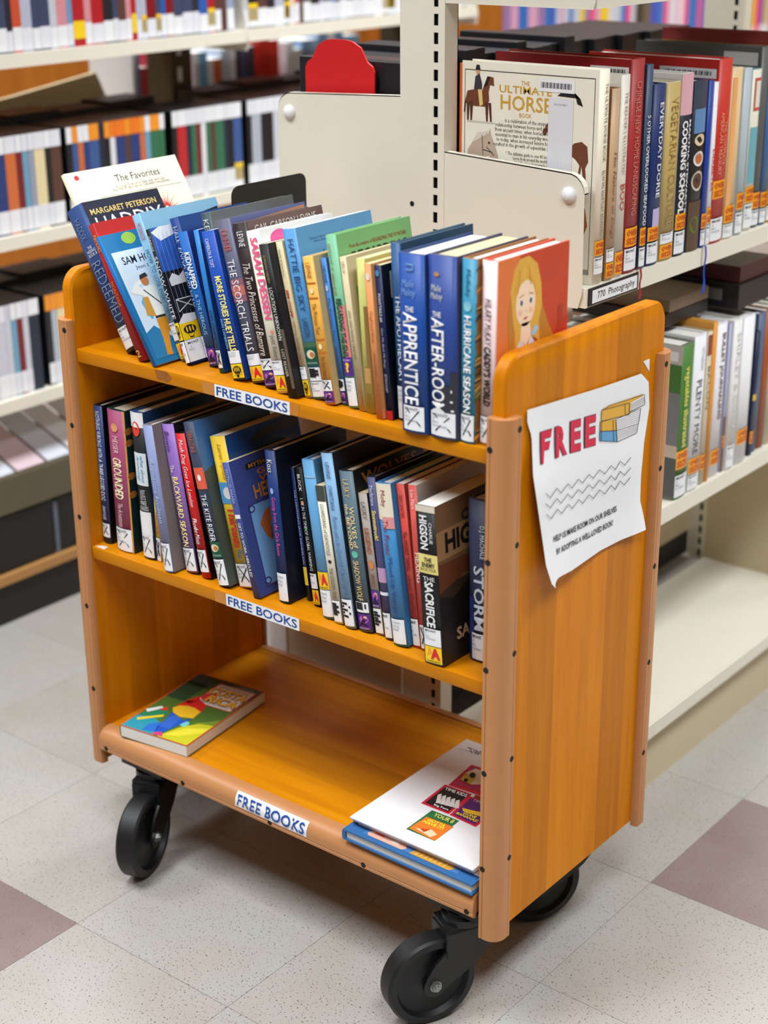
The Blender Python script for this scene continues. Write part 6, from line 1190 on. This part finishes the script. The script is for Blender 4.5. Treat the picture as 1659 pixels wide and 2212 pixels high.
# slanting discs and magazines on the low shelf, bins on the base
R2 = random.Random(5); y = 0.10; k = 0
PALM = [(206, 210, 222), (226, 226, 232), (190, 200, 214), (214, 190, 200), (196, 110, 96), (230, 226, 200), (170, 186, 206)]
while y < 1.1:
    w = R2.uniform(.055, .085); c = R2.choice(PALM)
    o = thing('magazine', '%s magazine face up on the slanted low shelf of the left aisle' % cname(c), 'magazine', (XB - 0.014, y, ZB1 + 0.0006), 'magazines on the slanted low shelf'); o.rotation_euler = (0, radians(22), radians(R2.uniform(-2, 2)))
    b = MB(); b.box((-0.20, 0, 0), (0.0, w - 0.008, 0.004)); b.box((-0.17, 0.006, 0.004), (-0.05, w - 0.016, 0.0044)); b.build('cover', mat(c, 0.35), o); y += w; k += 1
y = 0.02; k = 0
for k in range(6):
    t = thing('storage_bin', ['black storage bin low on the left aisle base, %s from the camera end' % q for q in ('first', 'second', 'third', 'fourth', 'fifth', 'sixth')][k], 'storage bin', (XB - 0.008, 0.0 + k * 0.195, ZB0 + 0.0004), 'black storage bins')
    b = MB(); b.box((-0.22, 0, 0), (0, 0.003, 0.118)); b.box((-0.22, 0.175, 0), (0, 0.178, 0.118)); b.box((-0.003, 0.003, 0), (0, 0.175, 0.118)); b.box((-0.22, 0.003, 0), (-0.217, 0.175, 0.118)); b.box((-0.217, 0.003, 0), (-0.003, 0.175, 0.003)); b.build('bin', mat((16, 16, 20), 0.5), t)
    b = MB(); b.box((0.0002, -0.014, 0.0), (0.0012, -0.003, 0.118)); b.build('edge_strip', mat((96, 104, 120), 0.4), t)
    b = MB(); b.box((-0.222, -0.001, 0.1182), (0.002, 0.179, 0.1222)); b.build('lid', mat((16, 16, 20), 0.5), t)
    f = thing('magazine', 'white magazine lying on the %s black bin low on the left aisle' % ('first', 'second', 'third', 'fourth', 'fifth', 'sixth')[k], 'magazine', (XB - 0.02, 0.012 + k * 0.195, ZB0 + 0.1231), 'magazines on the black bins')
    b = MB(); b.box((-0.19, 0, 0), (0, 0.158, 0.005)); b.build('cover', mat(PALM[(k * 3) % 3], 0.4), f)
# beyond the third shelf: back-to-back books, a sloped display board
fb = thing('display_board', 'beige sloped display board behind the film cases of the left aisle', 'display board', (-1.10, 0.72, ZB3 + 0.0005)); fb.rotation_euler = (0, 0, 0)
b = MB(); b.prism([(0.0, 0.0), (0.44, 0.0), (0.40, 0.13), (0.345, 0.245), (0.10, 0.215), (0.0, 0.205)], 0, -0.014, 0.0); b.build('board', mat((206, 184, 140), 0.6), fb)
b = MB(); b.box((XB - 0.60, YB0, ZB3 - 0.02), (XB - 0.332, YBE, ZB3)); b.build('shelf', CREAM, sb)
R3 = random.Random(9)
def back_books(x, z, y0, y1, pal, hs, ws, d, where, grp, seed): back_row(x, z, y0, y1, random.Random(seed), pal, hs, ws, d, where, grp, 'book', 'book', [(.02, .2, WL, .6)])
back_books(-1.125, ZB3, 1.20, 1.325, [(230, 230, 236), (230, 230, 236), (120, 130, 170), (226, 150, 150), (214, 70, 80)], (.24, .26, .28), (.012, .016), .15, 'the left rear face', 'books on the rear face of the left run', 3)
back_books(-1.125, ZB3, 1.40, 1.635, [(230, 230, 236), (70, 80, 120), (206, 110, 70), (110, 170, 210), (190, 200, 220), (60, 60, 80)], (.24, .26, .28), (.020, .026, .03), .15, 'the rear shelf', 'books on the rear face beyond the post', 4)
back_books(-1.125, ZB3, 1.637, 1.74, [(196, 40, 36), (206, 50, 40)], (.27, .285), (.034, .04), .15, 'the rear red set', 'red books on the rear face', 5)
back_books(-1.125, ZB3, 1.742, 2.06, [(230, 230, 236), (150, 190, 220), (120, 150, 190)], (.24, .26, .28), (.03, .036), .15, 'the rear far end', 'books at the far end of the rear face', 6)
# bookcase at the end of the room with a wooden end panel
WD = M_PANEL
wb = thing('bookcase', 'wooden end-panelled bookcase of bright books at the far end of the room', 'bookcase')
XW = -0.99
b = MB(); b.box((XW - 0.34, 2.50, FZ), (XW + 0.002, 2.525, 2.0)); b.build('end_panel', WD, wb)
for z in (0.30, 0.58, 0.86, 1.18): b = MB(); b.box((XW - 0.34, 2.525, z - 0.022), (XW, 3.32, z)); b.box((XW - 0.34, 3.33, z - 0.022), (XW, 4.4, z)); b.build('shelf', CREAM_D, wb)
b = MB(); b.box((XW - 0.04, 3.32, FZ), (XW + 0.01, 3.36, 2.0)); b.build('upright', mat((110, 96, 76), 0.5), wb)
PALC = [(60, 90, 190), (236, 200, 40), (226, 200, 60), (230, 226, 232), (214, 160, 190), (60, 120, 190), (206, 208, 220), (230, 80, 130), (150, 120, 170), (190, 200, 214), (40, 110, 190)]
back_books(XW - 0.015, 0.86, 2.53, 3.32, PALC, (.25, .27, .29), (.022, .03, .038), .2, 'the far wooden bookcase', 'bright books on the far wooden bookcase', 14)
back_books(XW - 0.015, 0.86, 3.37, 4.3, PALC, (.25, .27, .29), (.022, .03, .038), .2, 'the far bookcase past its post', 'bright books past the post of the far bookcase', 15)
back_books(XW - 0.015, 0.58, 2.53, 3.32, PALC, (.22, .24, .25), (.022, .03, .038), .2, 'the far bookcase lower shelf', 'bright books on the far bookcase lower shelf', 16)
